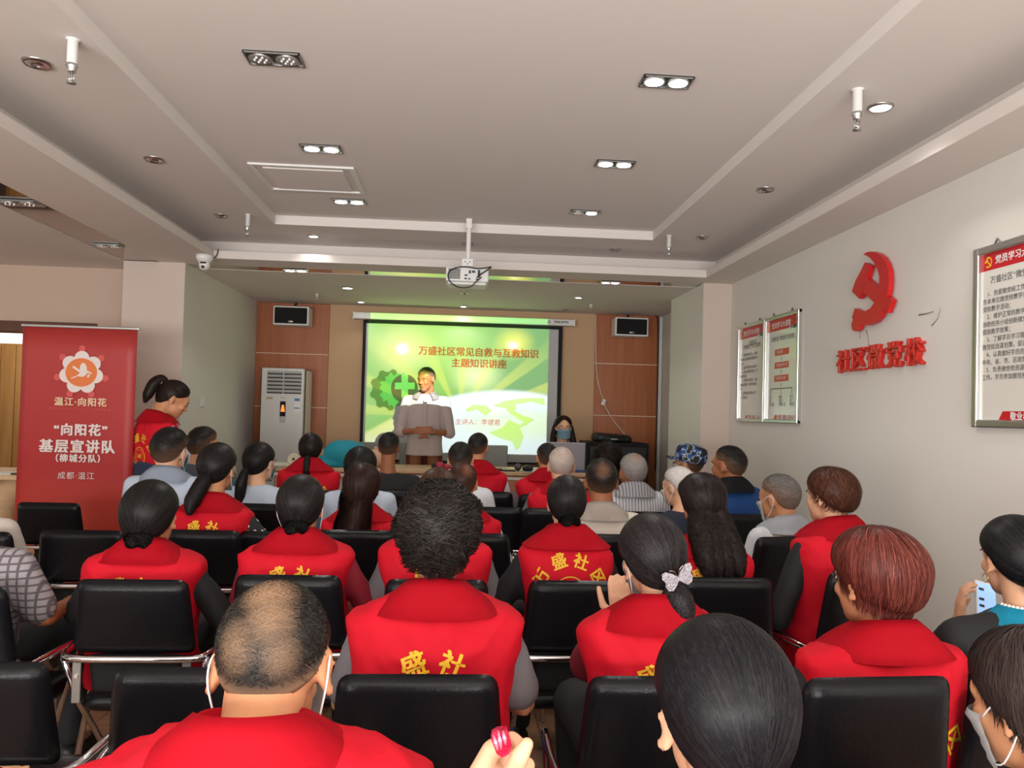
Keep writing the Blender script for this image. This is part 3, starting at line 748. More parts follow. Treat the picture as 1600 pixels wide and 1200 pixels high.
# cracks / scuffs on the wall: a wire bit and pencil marks
SCUFF = iter(['thin level grey scuff on the wall right of the emblem', 'short slanting scuff on the wall, farthest right of the emblem', 'grey crack running from the sickle to the red characters', 'tiny crack right under the sickle handle'])
m_scuff = mat('scuff', lin((150, 148, 142)), .9)
for pts, r_ in ((((1436, 492), (1448, 490), (1459, 486.5)), .004), (((1470, 482), (1466, 497), (1456, 509)), .003), (((1354, 515), (1357, 527), (1358, 540)), .004), (((1344, 516), (1344.5, 528)), .004)):
    bm = B(); tube(bm, [wl(x, y, .001) for x, y in pts], r_, 5)
    tag(obj('wall_scuff', bm, m_scuff), next(SCUFF), 'mark')

# light switch on the left alcove wall
a = at_x(316, 628, XPL1)
root = empty('light_switch', (XPL1, a.y, a.z)); tag(root, 'white double wall switch on the pale left alcove wall', 'switch')
bm = B(); box(bm, (0, -.045, -.045), (.008, .045, .045), .003); obj('plate', bm, m_white, root)
for y in (-.02, .02):
    bm = B(); box(bm, (.006, y-.016, -.03), (.012, y+.016, .03), .002); obj('rocker', bm, m_white, root)

# ------------------------------------------------------------------ loudspeakers
def speaker(px0, py0, px1, py1, label):
    a_, b_ = at(px0, py0, YW-.28), at(px1, py1, YW-.28); w = (b_.x-a_.x)/2; h = (a_.z-b_.z)/2; c = (a_+b_)/2
    root = empty('wall_speaker', (c.x, YW-.03, c.z)); tag(root, label, 'speaker')
    bm = B(); box(bm, (-w, -.25, -h), (w, -.03, h), .010); obj('cabinet', bm, m_white, root)
    bm = B(); box(bm, (-w+.018, -.262, -h+.018), (w-.018, -.24, h-.018), .006); obj('grille', bm, mat('speaker_cloth', (.008, .008, .009), .9, bump=.5, bscale=400), root)
    bm = B(); ball(bm, (0, -.262, -h*.62), .03, 1, .12, .42); obj('badge', bm, m_grey, root)
    bm = B(); box(bm, (-.03, -.04, -.05), (.03, .03, .05)); tube(bm, [(0, -.1, h-.01), (0, -.06, h+.03), (0, 0, h+.06)], .012, 8); obj('bracket', bm, m_darkmetal, root)
speaker(427, 477, 482, 509, 'black fronted loudspeaker with white rim on the left veneer wall')
speaker(961.5, 495, 1013, 526, 'black fronted loudspeaker with white rim on the right veneer wall')

# ------------------------------------------------------------------ floor-standing air conditioner
YA = 8.02
a0, a1 = at(409, 575, YA), at(475.5, 575, YA); zt_ = at(440, 575, YA).z
root = empty('air_conditioner', ((a0.x+a1.x)/2, YA+.17, ZPL)); tag(root, 'tall white floor standing air conditioner in the left corner of the stage', 'air conditioner')
w = (a1.x-a0.x)/2; H = zt_-ZPL; f = -.17
bm = B(); box(bm, (-w, f, .05), (w, f+.06, H), .012, seg=3); obj('front_panel', bm, mat('ac_white', lin((214, 214, 212)), .35), root)
bm = B(); box(bm, (-w-.02, f+.055, .03), (w-.0, f+.12, H-.004), .004); obj('side_trim', bm, mat('ac_brown', lin((60, 48, 44)), .4), root)
bm = B(); box(bm, (-w-.03, f+.12, 0), (w+.0, .27, H-.01), .01); obj('rear_casing', bm, m_white, root)
def az(py): return at(440, py, YA).z-ZPL
def ax(px): return at(px, 600, YA).x-root.location.x
zl0, zl1 = az(615), az(579.5)
bm = B(); box(bm, (ax(417.5), f-.001, zl0), (ax(471), f+.01, zl1)); obj('outlet', bm, m_black, root)
m_louv = mat('louver_grey', lin((186, 186, 184)), .4)
n_l = 6; dz_ = (zl1-zl0)/n_l
for i in range(n_l):
    for x0, x1 in ((ax(417.5), ax(442.7)), (ax(443.6), ax(471))):
        bm = B(); z = zl0+dz_*i
        v = [(x0, f-.004, z+dz_*.30), (x0, f-.018, z+dz_*.42), (x0, f-.002, z+dz_*.98), (x0, f+.004, z+dz_*.9)]
        l_ = [bm.verts.new(p) for p in v]; r_ = [bm.verts.new((x1, p[1], p[2])) for p in v]
        for k in range(4): bm.faces.new((l_[k], l_[(k+1) % 4], r_[(k+1) % 4], r_[k]))
        bm.faces.new(l_); bm.faces.new(r_[::-1]); obj('louver', bm, m_louv, root)
bm = B(); box(bm, (ax(442.4), f-.016, zl0), (ax(443.9), f, zl1)); obj('mullion', bm, m_louv, root)
zd0, zd1 = az(659.5), az(627)
bm = B(); box(bm, (ax(438.7), f-.004, zd0+.06), (ax(447.5), f+.002, zd1), .002); dsp = obj('display', bm, mat('display_black', (.02, .02, .03), .1), root)
bm = B(); box(bm, (ax(438.7), f-.004, zd0), (ax(447.5), f+.002, zd0+.058), .002); obj('keypad', bm, m_grey, root)
me = mat('led_orange', (1, .22, .03), .5, emit=2.2)
bm = B(); zc_ = zd1-.075
for i in range(4): box(bm, (ax(440.2)+.003*i, f-.006, zc_-.03+.018*i), (ax(446.4)-.003*i, f-.0035, zc_-.018+.018*i), .001)
obj('led_symbol', bm, me, dsp)
bm = B(); box(bm, (ax(439), f-.0015, az(622)), (ax(448), f+.001, az(621))); obj('logo', bm, m_grey, root)
bm = B(); box(bm, (ax(461), f-.0012, az(644)), (ax(469.2), f+.001, az(622))); st = obj('energy_label', bm, m_paper, root)
bm = B(); box(bm, (ax(461), f-.002, az(626)), (ax(469.2), f, az(622))); obj('label_stripe', bm, mat('label_blue', (.05, .16, .45), .5), st)
bm = B(); box(bm, (ax(461), f-.002, az(638)), (ax(469.2), f, az(636.3))); obj('label_stripe', bm, mat('label_blue', (.05, .16, .45), .5), st)
bm = B(); box(bm, (ax(417), f-.0012, az(624)), (ax(427), f+.001, az(620.5))); obj('sticker', bm, mat('sticker_tan', (.45, .36, .2), .5), root)

# ------------------------------------------------------------------ hanging lead with inline switch
CY = YW-.06
bm = B(); tube(bm, curve_pts([at(p[0], p[1], CY) for p in ((931, 492), (931, 530), (931.5, 570), (934, 595), (941, 622))], 5)+curve_pts([at(p[0], p[1], CY-.05) for p in ((942, 625), (946, 636), (957, 655), (972, 674), (984, 690), (989, 706), (990, 722))], 5), .004, 6)
root = tag(obj('hanging_lead', bm, m_white), 'thin white lead with an inline switch hanging across the right veneer wall', 'cable')
a = at(943, 628.5, CY-.03)
bm = B(); box(bm, (-.022, -.012, -.035), (.022, .012, .035), .009, seg=3); s_ = obj('inline_switch', bm, m_white, root, loc=a, rot=(0, R(18), 0))
bm = B(); box(bm, (-.006, -.015, -.004), (.006, -.010, .010), .002); obj('rocker', bm, m_black, s_)

# ------------------------------------------------------------------ black equipment cabinet and the bag on it
YB_ = 7.95
a0, a1 = at(917, 690, YB_), at(1014, 692, YB_); zt_ = at(960, 692, YB_).z
root = empty('equipment_cabinet', ((a0.x+a1.x)/2, YB_+.25, ZPL)); tag(root, 'low black equipment cabinet against the right veneer wall', 'cabinet'); w = (a1.x-a0.x)/2; H = zt_-ZPL
bm = B(); box(bm, (-w, -.25, 0), (w, .27, H), .006); obj('body', bm, m_blackm, root)
for s_ in (-1, 1):
    bm = B(); box(bm, (min(s_*.012, s_*(w-.03)), -.262, .04), (max(s_*.012, s_*(w-.03)), -.248, H-.04), .004); d_ = obj('door', bm, m_black, root)
    bm = B(); cyl(bm, (s_*.04, -.268, H*.55), .008, .02, 10, 'Y'); obj('knob', bm, m_grey, d_)
a0, a1 = at(932, 678, YB_), at(990, 690, YB_); w = (a1.x-a0.x)/2
root = empty('equipment_bag', ((a0.x+a1.x)/2, YB_+.2, zt_)); tag(root, 'soft black equipment bag lying on the low black cabinet', 'bag')
bm = B(); h = at(950, 677, YB_).z-zt_
nn = 20
for x in range(1): pass
me_ = B(); box(me_, (-w, -.16, 0), (w, .16, h), min(h*.45, .05), seg=4)
for v in me_.verts:
    if v.co.x > w*.3: v.co.z *= 1-.28*(v.co.x-w*.3)/(w*.7)
obj('bag_body', me_, m_black, root, smooth=True); bm.free()
bm = B(); box(bm, (-.035, -.168, h*.3), (.035, -.158, h*.42), .002); obj('badge', bm, m_grey, root)
bm = B(); tube(bm, curve_pts([(-w*.6, -.16, h*.5), (-w*.3, -.175, h*.62), (w*.3, -.175, h*.6), (w*.6, -.16, h*.45)]), .006, 6); obj('handle', bm, m_blackm, root)

# ------------------------------------------------------------------ speaker's desk
YD = 6.75
a0, a1 = at(424, 722, YD), at(918, 734, YD); ZD = (at(440, 729, YD).z+at(912, 740, YD).z)/2
root = empty('lecture_desk', ((a0.x+a1.x)/2, YD+.3, ZPL)); tag(root, 'long maple lecture desk across the stage below the screen', 'desk'); w = (a1.x-a0.x)/2; H = ZD-ZPL
bm = B(); box(bm, (-w, -.3, H-.035), (w, .32, H), .006); obj('desktop', bm, m_desk, root)
bm = B(); box(bm, (-w+.01, -.285, H-.075), (w-.01, -.262, H-.05), .003); obj('edge_strip', bm, m_white, root)
for i in range(3):
    x0 = -w+.03+i*(2*w-.06)/3; bm = B(); box(bm, (x0, -.28, .05), (x0+(2*w-.06)/3-.006, -.262, H-.037), .003); obj('front_panel', bm, m_deskfront, root)
for x in (-w+.03, -w/3, w/3, w-.05):
    bm = B(); box(bm, (x-.012, -.26, 0), (x+.012, .28, H-.036), .002); obj('side_panel', bm, m_deskfront, root)
def dk(px, Y=YD+.1): return at(px, 728, Y).x
# things on the desk
root = empty('manikin_torso', (dk(540), YD+.16, ZD)); tag(root, 'first aid training dummy in a teal jacket lying on the desk', 'training dummy')
bm = B(); w = 34*6.9/1200
for p_, r_ in ((( -w*.55, 0, .07), .10), ((-w*.05, 0, .105), .14), ((w*.5, 0, .07), .10)): ball(bm, p_, r_, 1.5, 1, .95, 20, 14)
box(bm, (-w*1.15, -.12, 0), (w*1.0, .12, .05), .02)
me = remesh(bm, .014, 4)
for v in me.vertices:
    if v.co.z < .0: v.co.z = 0
    v.co.z += .010*noise.noise(v.co*11)
tor = link('jacket', me, mat('teal_cloth', lin((24, 148, 168)), .7, bump=.3, bscale=20), root)
bm = B(); ball(bm, (w*1.35, 0, .085), .085, 1.25, .9, .95, 16, 12); ball(bm, (w*1.12, 0, .07), .06, 1.2, 1, 1, 12, 8); ball(bm, (w*1.3, 0, .17), .018, 1, .8, 1, 8, 6); ball(bm, (w*1.95-.18, -.07, .06), .022, 1.2, .6, 1, 8, 6)
obj('dummy_head', bm, mat('dummy_skin', lin((214, 168, 140)), .5), root)
bm = B(); r_ = .05
for i in range(3): lathe(bm, [(.012+i*.014, -.04), (.020+i*.014, -.045), (.026+i*.014, -.04), (.026+i*.014, .04), (.020+i*.014, .045), (.012+i*.014, .04)], n=18)
bmesh.ops.rotate(bm, verts=bm.verts, matrix=Matrix.Rotation(R(80), 3, 'X')); tag(obj('bandage_roll', bm, mat('bandage', lin((214, 210, 186)), .8), loc=(dk(459), YD+.12, ZD+.055)), 'rolled cream bandage on the left end of the desk', 'bandage')
bm = B(); box(bm, (-.09, -.07, 0), (.09, .07, .022), .009, seg=3); box(bm, (-.07, -.05, .02), (.06, .06, .034), .006)
tag(obj('folded_bandage', bm, mat('bandage'if False else 'bandage2', lin((210, 206, 190)), .8), loc=(dk(443), YD+.06, ZD+.0005)), 'folded pale cloth beside the bandage roll on the desk', 'cloth')
bm = B(); cyl(bm, (0, 0, .06), .028, .12, 16); ball(bm, (0, 0, .15), .045, u=14, v=10)
mi = empty('microphone', (dk(809, YD+.05), YD+.05, ZD)); tag(mi, 'grey ball headed microphone lying on the desk before the screen', 'microphone'); bm.free()
bm = B(); ball(bm, (0, -.02, .04), .033, u=14, v=10); obj('head', bm, mat('mic_mesh', (.12, .12, .12), .5, .6), mi)
bm = B(); tube(bm, [(0, 0, .036), (.02, .16, .018)], [.022, .014], 12); obj('handle', bm, m_black, mi)
bm = B(); ball(bm, (0, 0, .022), .05, 1, 1.2, .62); box(bm, (-.002, -.05, .03), (.002, 0, .054)); tag(obj('computer_mouse', bm, m_black, loc=(dk(824), YD+.05, ZD+.006)), 'black computer mouse on the desk right of the microphone', 'mouse')
bm = B(); box(bm, (-.08, -.02, 0), (.08, .02, .014), .004); tag(obj('remote_control', bm, m_black, loc=(dk(791), YD+.05, ZD), rot=(0, 0, .1)), 'flat black remote on the desk left of the microphone', 'remote')
bm = B(); box(bm, (-.03, -.03, 0), (.03, .03, .022), .006); tag(obj('wallet', bm, m_black, loc=(dk(779), YD+.06, ZD)), 'small black case on the desk by the grey chair back', 'case')
bm = B(); box(bm, (-.12, -.09, 0), (.12, .09, .004)); tag(obj('paper_sheet', bm, m_paper, loc=(dk(836), YD+.08, ZD+.0002), rot=(0, 0, .08)), 'white paper sheet under the mouse on the desk', 'paper')
root = empty('toy_car', (dk(691, YD), YD-.05+.1, ZD)); tag(root, 'small red and dark trinket on the desk before the speaker', 'trinket')
bm = B(); ball(bm, (-.02, 0, .035), .036, 1, .8, 1, 12, 8); ball(bm, (.045, 0, .03), .03, 1.2, .8, .9, 12, 8); obj('shell', bm, mat('trinket_red', (.5, .03, .07), .4), root); root.name = 'red_trinket'
bm = B(); ball(bm, (-.075, 0, .03), .028, .8, .8, 1, 10, 8); obj('dark_end', bm, m_black, root)
# laptop in front of the masked woman
a = at(882, 716, YD+.12)
root = empty('laptop', (at(884, 712, YD+.15).x, YD+.2, ZD)); tag(root, 'open silver laptop seen from behind in front of the masked woman', 'laptop')
m_lap = mat('laptop_silver', lin((176, 174, 182)), .4, .3); hl = at(884, 693, YD+.15).z-ZD
bm = B(); box(bm, (-.175, -.02, 0), (.175, .22, .016), .004); obj('base', bm, m_lap, root)
bm = B(); box(bm, (-.175, -.008, 0), (.175, 0, hl), .004); obj('lid', bm, m_lap, root, loc=(0, -.02, .014), rot=(R(8), 0, 0))
bm = B(); box(bm, (-.16, .0005, .015), (.16, .0015, hl-.015)); obj('display', bm, mat('laptop_screen', (.5, .6, .8), .4, emit=.6), root, loc=(0, -.02, .014), rot=(R(8), 0, 0))
bm = B(); box(bm, (-.06, -.05, 0), (.07, .05, .016), .006); tag(obj('pencil_case', bm, mat('case_blue', (.04, .07, .2), .6), loc=(dk(906, YD+.1), YD+.12, ZD)), 'small dark blue case on the right end of the desk', 'case')
# grey chairs behind the desk
m_cg = mat('chair_grey', lin((136, 140, 132)), .6)
def desk_chair(px0, px1, py, Y, label):
    a_, b_ = at(px0, py, Y), at(px1, py, Y); w = max(.2, (b_.x-a_.x)/2); x = (a_.x+b_.x)/2
    root = empty('conference_chair', (x, Y, ZPL), pi); tag(root, label, 'chair'); H = a_.z-ZPL
    bm = B(); box(bm, (-w, -.03, .5), (w, .01, H), .012, seg=3); obj('backrest', bm, m_cg, root)
    bm = B(); box(bm, (-w, 0, .40), (w, .44, .46), .015, seg=3); obj('seat', bm, m_cg, root)
    for sx in (-1, 1):
        for y in (0, .4):
            bm = B(); tube(bm, [(sx*(w-.02), y, .41), (sx*(w-.01), y, 0)], .012, 8); obj('leg', bm, m_chrome, root)
    return root
desk_chair(545, 587, 690, 7.55, 'grey conference chair behind the dummy on the desk')
desk_chair(636, 676, 692, 7.75, 'grey conference chair just behind the standing speaker')
desk_chair(742, 782, 695, 7.6, 'grey conference chair behind the desk right of the speaker')

# ------------------------------------------------------------------ roll-up banner
YN = 5.35
a0, a1 = at(36, 506, YN), at(215.5, 512, YN); w = (a1.x-a0.x)/2; zt_ = (a0.z+a1.z)/2
root = empty('rollup_banner', ((a0.x+a1.x)/2, YN, 0)); tag(root, 'tall red roll-up banner with white flower emblem by the left pilaster', 'banner')
m_ban = mat('banner_red', lin((192, 44, 44)), .5)
nt_ = m_ban.node_tree; b_ = nt_.nodes['Principled BSDF']; tc_ = nt_.nodes.new('ShaderNodeTexCoord'); sp_ = nt_.nodes.new('ShaderNodeSeparateXYZ'); rp = nt_.nodes.new('ShaderNodeValToRGB')
nt_.links.new(tc_.outputs['Generated'], sp_.inputs[0]); nt_.links.new(sp_.outputs[2], rp.inputs[0]); nt_.links.new(rp.outputs[0], b_.inputs['Base Color'])
e = rp.color_ramp.elements; e[0].position = .25; e[0].color = (*lin((190, 56, 30)), 1); e[1].position = .95; e[1].color = (*lin((172, 54, 52)), 1)
x = rp.color_ramp.elements.new(.5); x.color = (*lin((168, 24, 24)), 1)
bm = B(); box(bm, (-w, -.002, .08), (w, .002, zt_-.012))
bmesh.ops.subdivide_edges(bm, edges=bm.edges, cuts=10, use_grid_fill=True)
for v in bm.verts: v.co.y += .006*sin(v.co.x*5)*sin(v.co.z*3)
obj('sheet', bm, m_ban, root, smooth=True)
bm = B(); box(bm, (-w-.005, -.012, zt_-.018), (w+.01, .012, zt_), .004); obj('top_rail', bm, m_alu, root)
bm = B(); box(bm, (-w-.01, -.10, 0), (w+.01, .10, .09), .02, seg=3); obj('base', bm, m_alu, root)
bm = B(); tube(bm, [(0, .02, .05), (0, .02, zt_-.01)], .012, 8); obj('pole', bm, m_alu, root)
def bx(px): return at(px, 600, YN).x-root.location.x
def bz(px, py): return at(px, py, YN).z
def btext(s, px0, px1, py, m, n=None, **k):
    sz = (bx(px1)-bx(px0))/(n or len(s))*.86; k.setdefault('space', 1.17)
    put_text('lettering', s, sz, m, Matrix.Translation((bx((px0+px1)/2), -.0095, bz((px0+px1)/2, py))) @ RB, root, **k)
m_bw = mat('banner_white', lin((226, 214, 210)), .6); m_bor = mat('banner_orange', lin((222, 120, 58)), .6); m_bpk = mat('banner_pink', lin((206, 84, 80)), .6); m_gold = mat('banner_gold', lin((226, 196, 160)), .6)
cx, cz = bx(127.5), bz(127.5, 582); s = YN/1200
bm = B()
for i in range(7):
    an = R(90+i*360/7); c = Vector((cx+36*s*cos(an), -.0085, cz+36*s*sin(an)))
    poly(bm, [c+Vector((5*s*cos(t*pi/6), 0, 5*s*sin(t*pi/6))) for t in range(12)])
    d = Vector((cos(an), 0, sin(an))); n_ = Vector((-sin(an), 0, cos(an))); o_ = Vector((cx, -.0082, cz))
    poly(bm, [o_+d*20*s+n_*16*s, o_+d*26*s+n_*10*s, o_+d*34*s+n_*3*s, o_+d*34*s-n_*3*s, o_+d*26*s-n_*10*s, o_+d*20*s-n_*16*s])
obj('figures', bm, m_bpk, root)
bm = B()
for i in range(7):
    an = R(90+i*360/7); c = Vector((cx+21.5*s*cos(an), -.009-.0002*i, cz+21.5*s*sin(an)))
    poly(bm, [c+Vector((11*s*cos(t*pi/10), 0, 11*s*sin(t*pi/10))) for t in range(20)])
obj('petals', bm, m_bw, root)
bm = B(); poly(bm, [(cx+23*s*cos(t*pi/18), -.0112, cz+21.5*s*sin(t*pi/18)) for t in range(36)]); obj('disc', bm, m_bor, root)
def e8(x, y): return (bx(60+x/8.573), -.0118, bz(60+x/8.573, 520+y/8.573))
bm = B(); poly(bm, [e8(x, y) for x, y in ((445, 604), (520, 575), (548, 552), (560, 535), (462, 468), (465, 442), (480, 446), (558, 500), (560, 450), (578, 412), (602, 402), (632, 420), (652, 465), (655, 510), (690, 520), (727, 550), (718, 556), (668, 534), (652, 556), (620, 584), (585, 592), (540, 582), (452, 615))]); poly(bm, [e8(x, y) for x, y in ((684, 545), (696, 575), (686, 595), (664, 602), (658, 580))])
obj('dove', bm, m_bw, root)
btext('温江·向阳花', 73, 183, 629, m_gold, 6.6, offset=.002)
btext('WENJIANG•XIANGYANGHUA', 77, 178, 639, m_bpk, 13.6)
btext('“向阳花”', 72, 188, 673, m_bw, 5, offset=.0035)
btext('基层宣讲队', 61, 190, 699, m_bw, 5, offset=.0035)
btext('（柳城分队）', 77, 178, 717, m_bw, 6.4, offset=.002)
btext('成都·温江', 92, 159, 744, m_bw, 4.6)

# ------------------------------------------------------------------ reception table at the left edge
YRt = 5.9
a = at(18, 742, YRt); x1 = at(36, 742, YRt).x+.25; x0 = x1-1.3
root = empty('reception_table', ((x0+x1)/2, YRt+.3, 0)); tag(root, 'light wooden side table with curved end behind the banner at the left edge', 'table'); w = (x1-x0)/2
bm = B(); box(bm, (-w, -.3, a.z-.04), (w, .35, a.z), .006); obj('tabletop', bm, m_desk, root)
bm = B(); tube(bm, curve_pts([(w*.6, 0, a.z-.04), (w*.30, 0, a.z-.12), (w*.12, 0, a.z-.3), (w*.05, 0, .0)]), [.30, .24, .17, .14, .13, .12, .12, .12, .12, .12, .12, .12, .12, .12, .12, .12, .12, .12, .12][:19], 20); obj('pedestal', bm, m_desk, root, smooth=True)
bm = B(); box(bm, (-.13, -.1, 0), (.13, .1, .01), .002); tag(obj('brochure', bm, m_paper, loc=(at(14, 740, YRt).x, YRt+.1, a.z), rot=(0, 0, .2)), 'pale brochure on the side table at the left edge', 'brochure')
bm = B(); box(bm, (-.09, -.06, 0), (.09, .06, .014), .003); tag(obj('folder', bm, m_darkmetal, loc=(at(33, 740, YRt).x+.02, YRt+.05, a.z), rot=(0, 0, -.1)), 'thin dark folder on the side table beside the banner', 'folder')

# ================================================================== CHAIRS
def make_chair():
    root = empty('folding_chair')
    bm = B(); pillow(bm, .435, .385, .255, .052); bmesh.ops.rotate(bm, verts=bm.verts, matrix=Matrix.Rotation(R(9), 3, 'X')); obj('backrest', bm, m_vinyl, root, loc=(0, -.20, .598))
    bm = B(); pillow(bm, .40, .42, .41, .07); bmesh.ops.rotate(bm, verts=bm.verts, matrix=Matrix.Rotation(R(-90), 3, 'X')); obj('seat', bm, m_vinyl, root, loc=(0, -.2, .425))
    bm = B(); pillow(bm, .30, .34, .13, .02); obj('lower_panel', bm, m_blackm, root, loc=(0, -.188, .462))
    bm = B(); tube(bm, curve_pts([(-.262, .06, .600), (-.262, -.10, .597), (-.245, -.205, .590), (-.19, -.232, .588), (0, -.236, .588), (.19, -.232, .588), (.245, -.205, .590), (.262, -.10, .597), (.262, .06, .600)], 4), .0125, 10); obj('frame', bm, m_chrome, root)
    for s in (-1, 1):
        bm = B(); box(bm, (s*.19-.016, -.225, .44), (s*.19+.016, -.219, .585), .003); k_ = obj('bracket', bm, m_grey, root)
        bm = B(); cyl(bm, (s*.19, -.227, .53), .007, .006, 10, 'Y'); obj('rivet', bm, m_chrome, k_)
        bm = B(); tube(bm, [(s*.262, .06, .600), (s*.255, .10, .58), (s*.235, -.20, .0)], .0115, 8); obj('leg', bm, m_chrome, root)
        bm = B(); tube(bm, [(s*.25, -.20, .585), (s*.222, -.14, .42), (s*.215, .22, .0)], .0115, 8); obj('leg', bm, m_chrome, root)
    bm = B(); tube(bm, [(-.216, .205, .018), (.216, .205, .018)], .008, 8); obj('stretcher', bm, m_chrome, root)
    return root
chair0 = make_chair(); used = [False]
def chair(px0, px1, py, Y, label, rz=0, group='black folding chairs in rows'):
    c_ = at((px0+px1)/2, py, Y); best = None                # the chair stands right behind whoever sits on it
    for q in SEATED:
        if abs(q.location.x-c_.x) < .30 and -.35 < q.location.y-Y < .55:
            dd = abs(q.location.x-c_.x)+abs(q.location.y-Y-.2)
            if best is None or dd < best[0]: best = (dd, q)
    if best:
        Y = best[1].location.y-.245; rz = rz or best[1].rotation_euler.z*.5; SEATED.remove(best[1])
    a_, b_ = at(px0, py, Y), at(px1, py, Y)
    zz = (a_.z+b_.z)/2; wd = (b_.x-a_.x)
    o = chair0 if not used[0] else copy_tree(chair0); used[0] = True
    o.location = ((a_.x+b_.x)/2, Y+.24, 0); o.rotation_euler = (0, 0, rz)
    o.scale = (max(.86, min(1.1, wd/.40)), 1, max(.9, min(1.08, zz/.85)))
    tag(o, label, 'chair', group); return o
YA_, YB2, YC_, YD_, YE_ = 1.84, 2.74, 3.72, 4.66, 5.5
# ================================================================== PEOPLE
rng = np.random.default_rng(7); SEATED = []
m_hair = bpy.data.materials.new('hair'); m_hair.use_nodes = True
_nt = m_hair.node_tree; _b = _nt.nodes['Principled BSDF']; _b.inputs['Roughness'].default_value = .40; _b.inputs['Specular IOR Level'].default_value = .16
_a = _nt.nodes.new('ShaderNodeVertexColor'); _a.layer_name = 'hc'; _nt.links.new(_a.outputs[0], _b.inputs['Base Color'])
m_eye = mat('eye_white', (.7, .7, .68), .2); m_iris = mat('iris', (.03, .015, .01), .2); m_lip = mat('lip', lin((170, 90, 80)), .4)
m_mask = mat('mask_blue', lin((150, 196, 214)), .8, bump=.3, bscale=60, stretch=(.2, .2, 6)); m_maskw = mat('mask_white', lin((214, 220, 224)), .8); m_loop = mat('mask_loop', (.75, .75, .75), .6)

def cap_sphere(bm, p0, r0, p1, r1, n=12):
    p0, p1 = Vector(p0), Vector(p1); d = (p1-p0); L = d.length; d = d/L if L > 1e-6 else Vector((0, 0, 1)); x, y = frame_to(d)
    rings = []
    for t in (-80, -50, -25): rings.append((p0+d*r0*sin(R(t)), r0*cos(R(t))))
    rings.append((p0, r0)); rings.append((p1, r1))
    for t in (25, 50, 80): rings.append((p1+d*r1*sin(R(t)), r1*cos(R(t))))
    vv = [[bm.verts.new(c+x*r_*cos(2*pi*k/n)+y*r_*sin(2*pi*k/n)) for k in range(n)] for c, r_ in rings]
    for a_, b_ in zip(vv, vv[1:]):
        for k in range(n): bm.faces.new((a_[k], a_[(k+1) % n], b_[(k+1) % n], b_[k]))
    bm.faces.new(vv[0][::-1]); bm.faces.new(vv[-1])
def chain(bm, pts, rs, n=12):
    for i in range(len(pts)-1): cap_sphere(bm, pts[i], rs[i], pts[i+1], rs[i+1], n)
def loft(bm, secs, n=28, p=2.4):
    """secs: (x, y, z, rx, ry)"""
    vv = []
    for (x, y, z, rx, ry) in secs:
        ring = []
        for k in range(n):
            c, s = cos(2*pi*k/n), sin(2*pi*k/n)
            ring.append(bm.verts.new((x+rx*math.copysign(abs(c)**(2/p), c), y+ry*math.copysign(abs(s)**(2/p), s), z)))
        vv.append(ring)
    for a_, b_ in zip(vv, vv[1:]):
        for k in range(n): bm.faces.new((a_[k], a_[(k+1) % n], b_[(k+1) % n], b_[k]))
    bm.faces.new(vv[0][::-1]); bm.faces.new(vv[-1])

def hand(bm, wrist, d, nrm, side, curl=35, s=1., spread=6, pinch=False):
    """d: direction of the fingers, nrm: back of the hand, side: +1 thumb towards d x nrm"""
    d = Vector(d).normalized(); nrm = Vector(nrm); nrm = (nrm-d*nrm.dot(d)).normalized(); x = d.cross(nrm)*side
    w = Vector(wrist)
    for k in (-.026, -.009, .009, .024): cap_sphere(bm, w+d*.012*s+x*k*.75*s, .0135*s, w+d*.078*s+x*k*s, .0115*s, 8)
    for k, (L, r) in zip((.027, .0095, -.009, -.027), ((.072, .0088), (.080, .009), (.074, .0085), (.058, .0075))):
        p = w+d*.082*s+x*k*s; a = R(8); dd = (d+x*(k*spread*.3)).normalized()
        for j, f in enumerate((.45, .31, .24)):
            v = dd*cos(a)-nrm*sin(a); q = p+v*L*f*s
            cap_sphere(bm, p, r*(1-.07*j)*s, q, r*(.93-.09*j)*s, 8); p = q; a += R(curl)*(1 if j else .8)
    p = w+d*.022*s+x*.028*s
    tv = (d*.55+x*.75-nrm*.35).normalized(); q = p+tv*.038*s; cap_sphere(bm, p, .0145*s, q, .0115*s, 8)
    tv = (d*.85+x*.3-nrm*.4).normalized(); q2 = q+tv*.03*s; cap_sphere(bm, q, .0112*s, q2, .0098*s, 8); cap_sphere(bm, q2, .0098*s, q2+(tv-nrm*.1)*.020*s, .0082*s, 8)

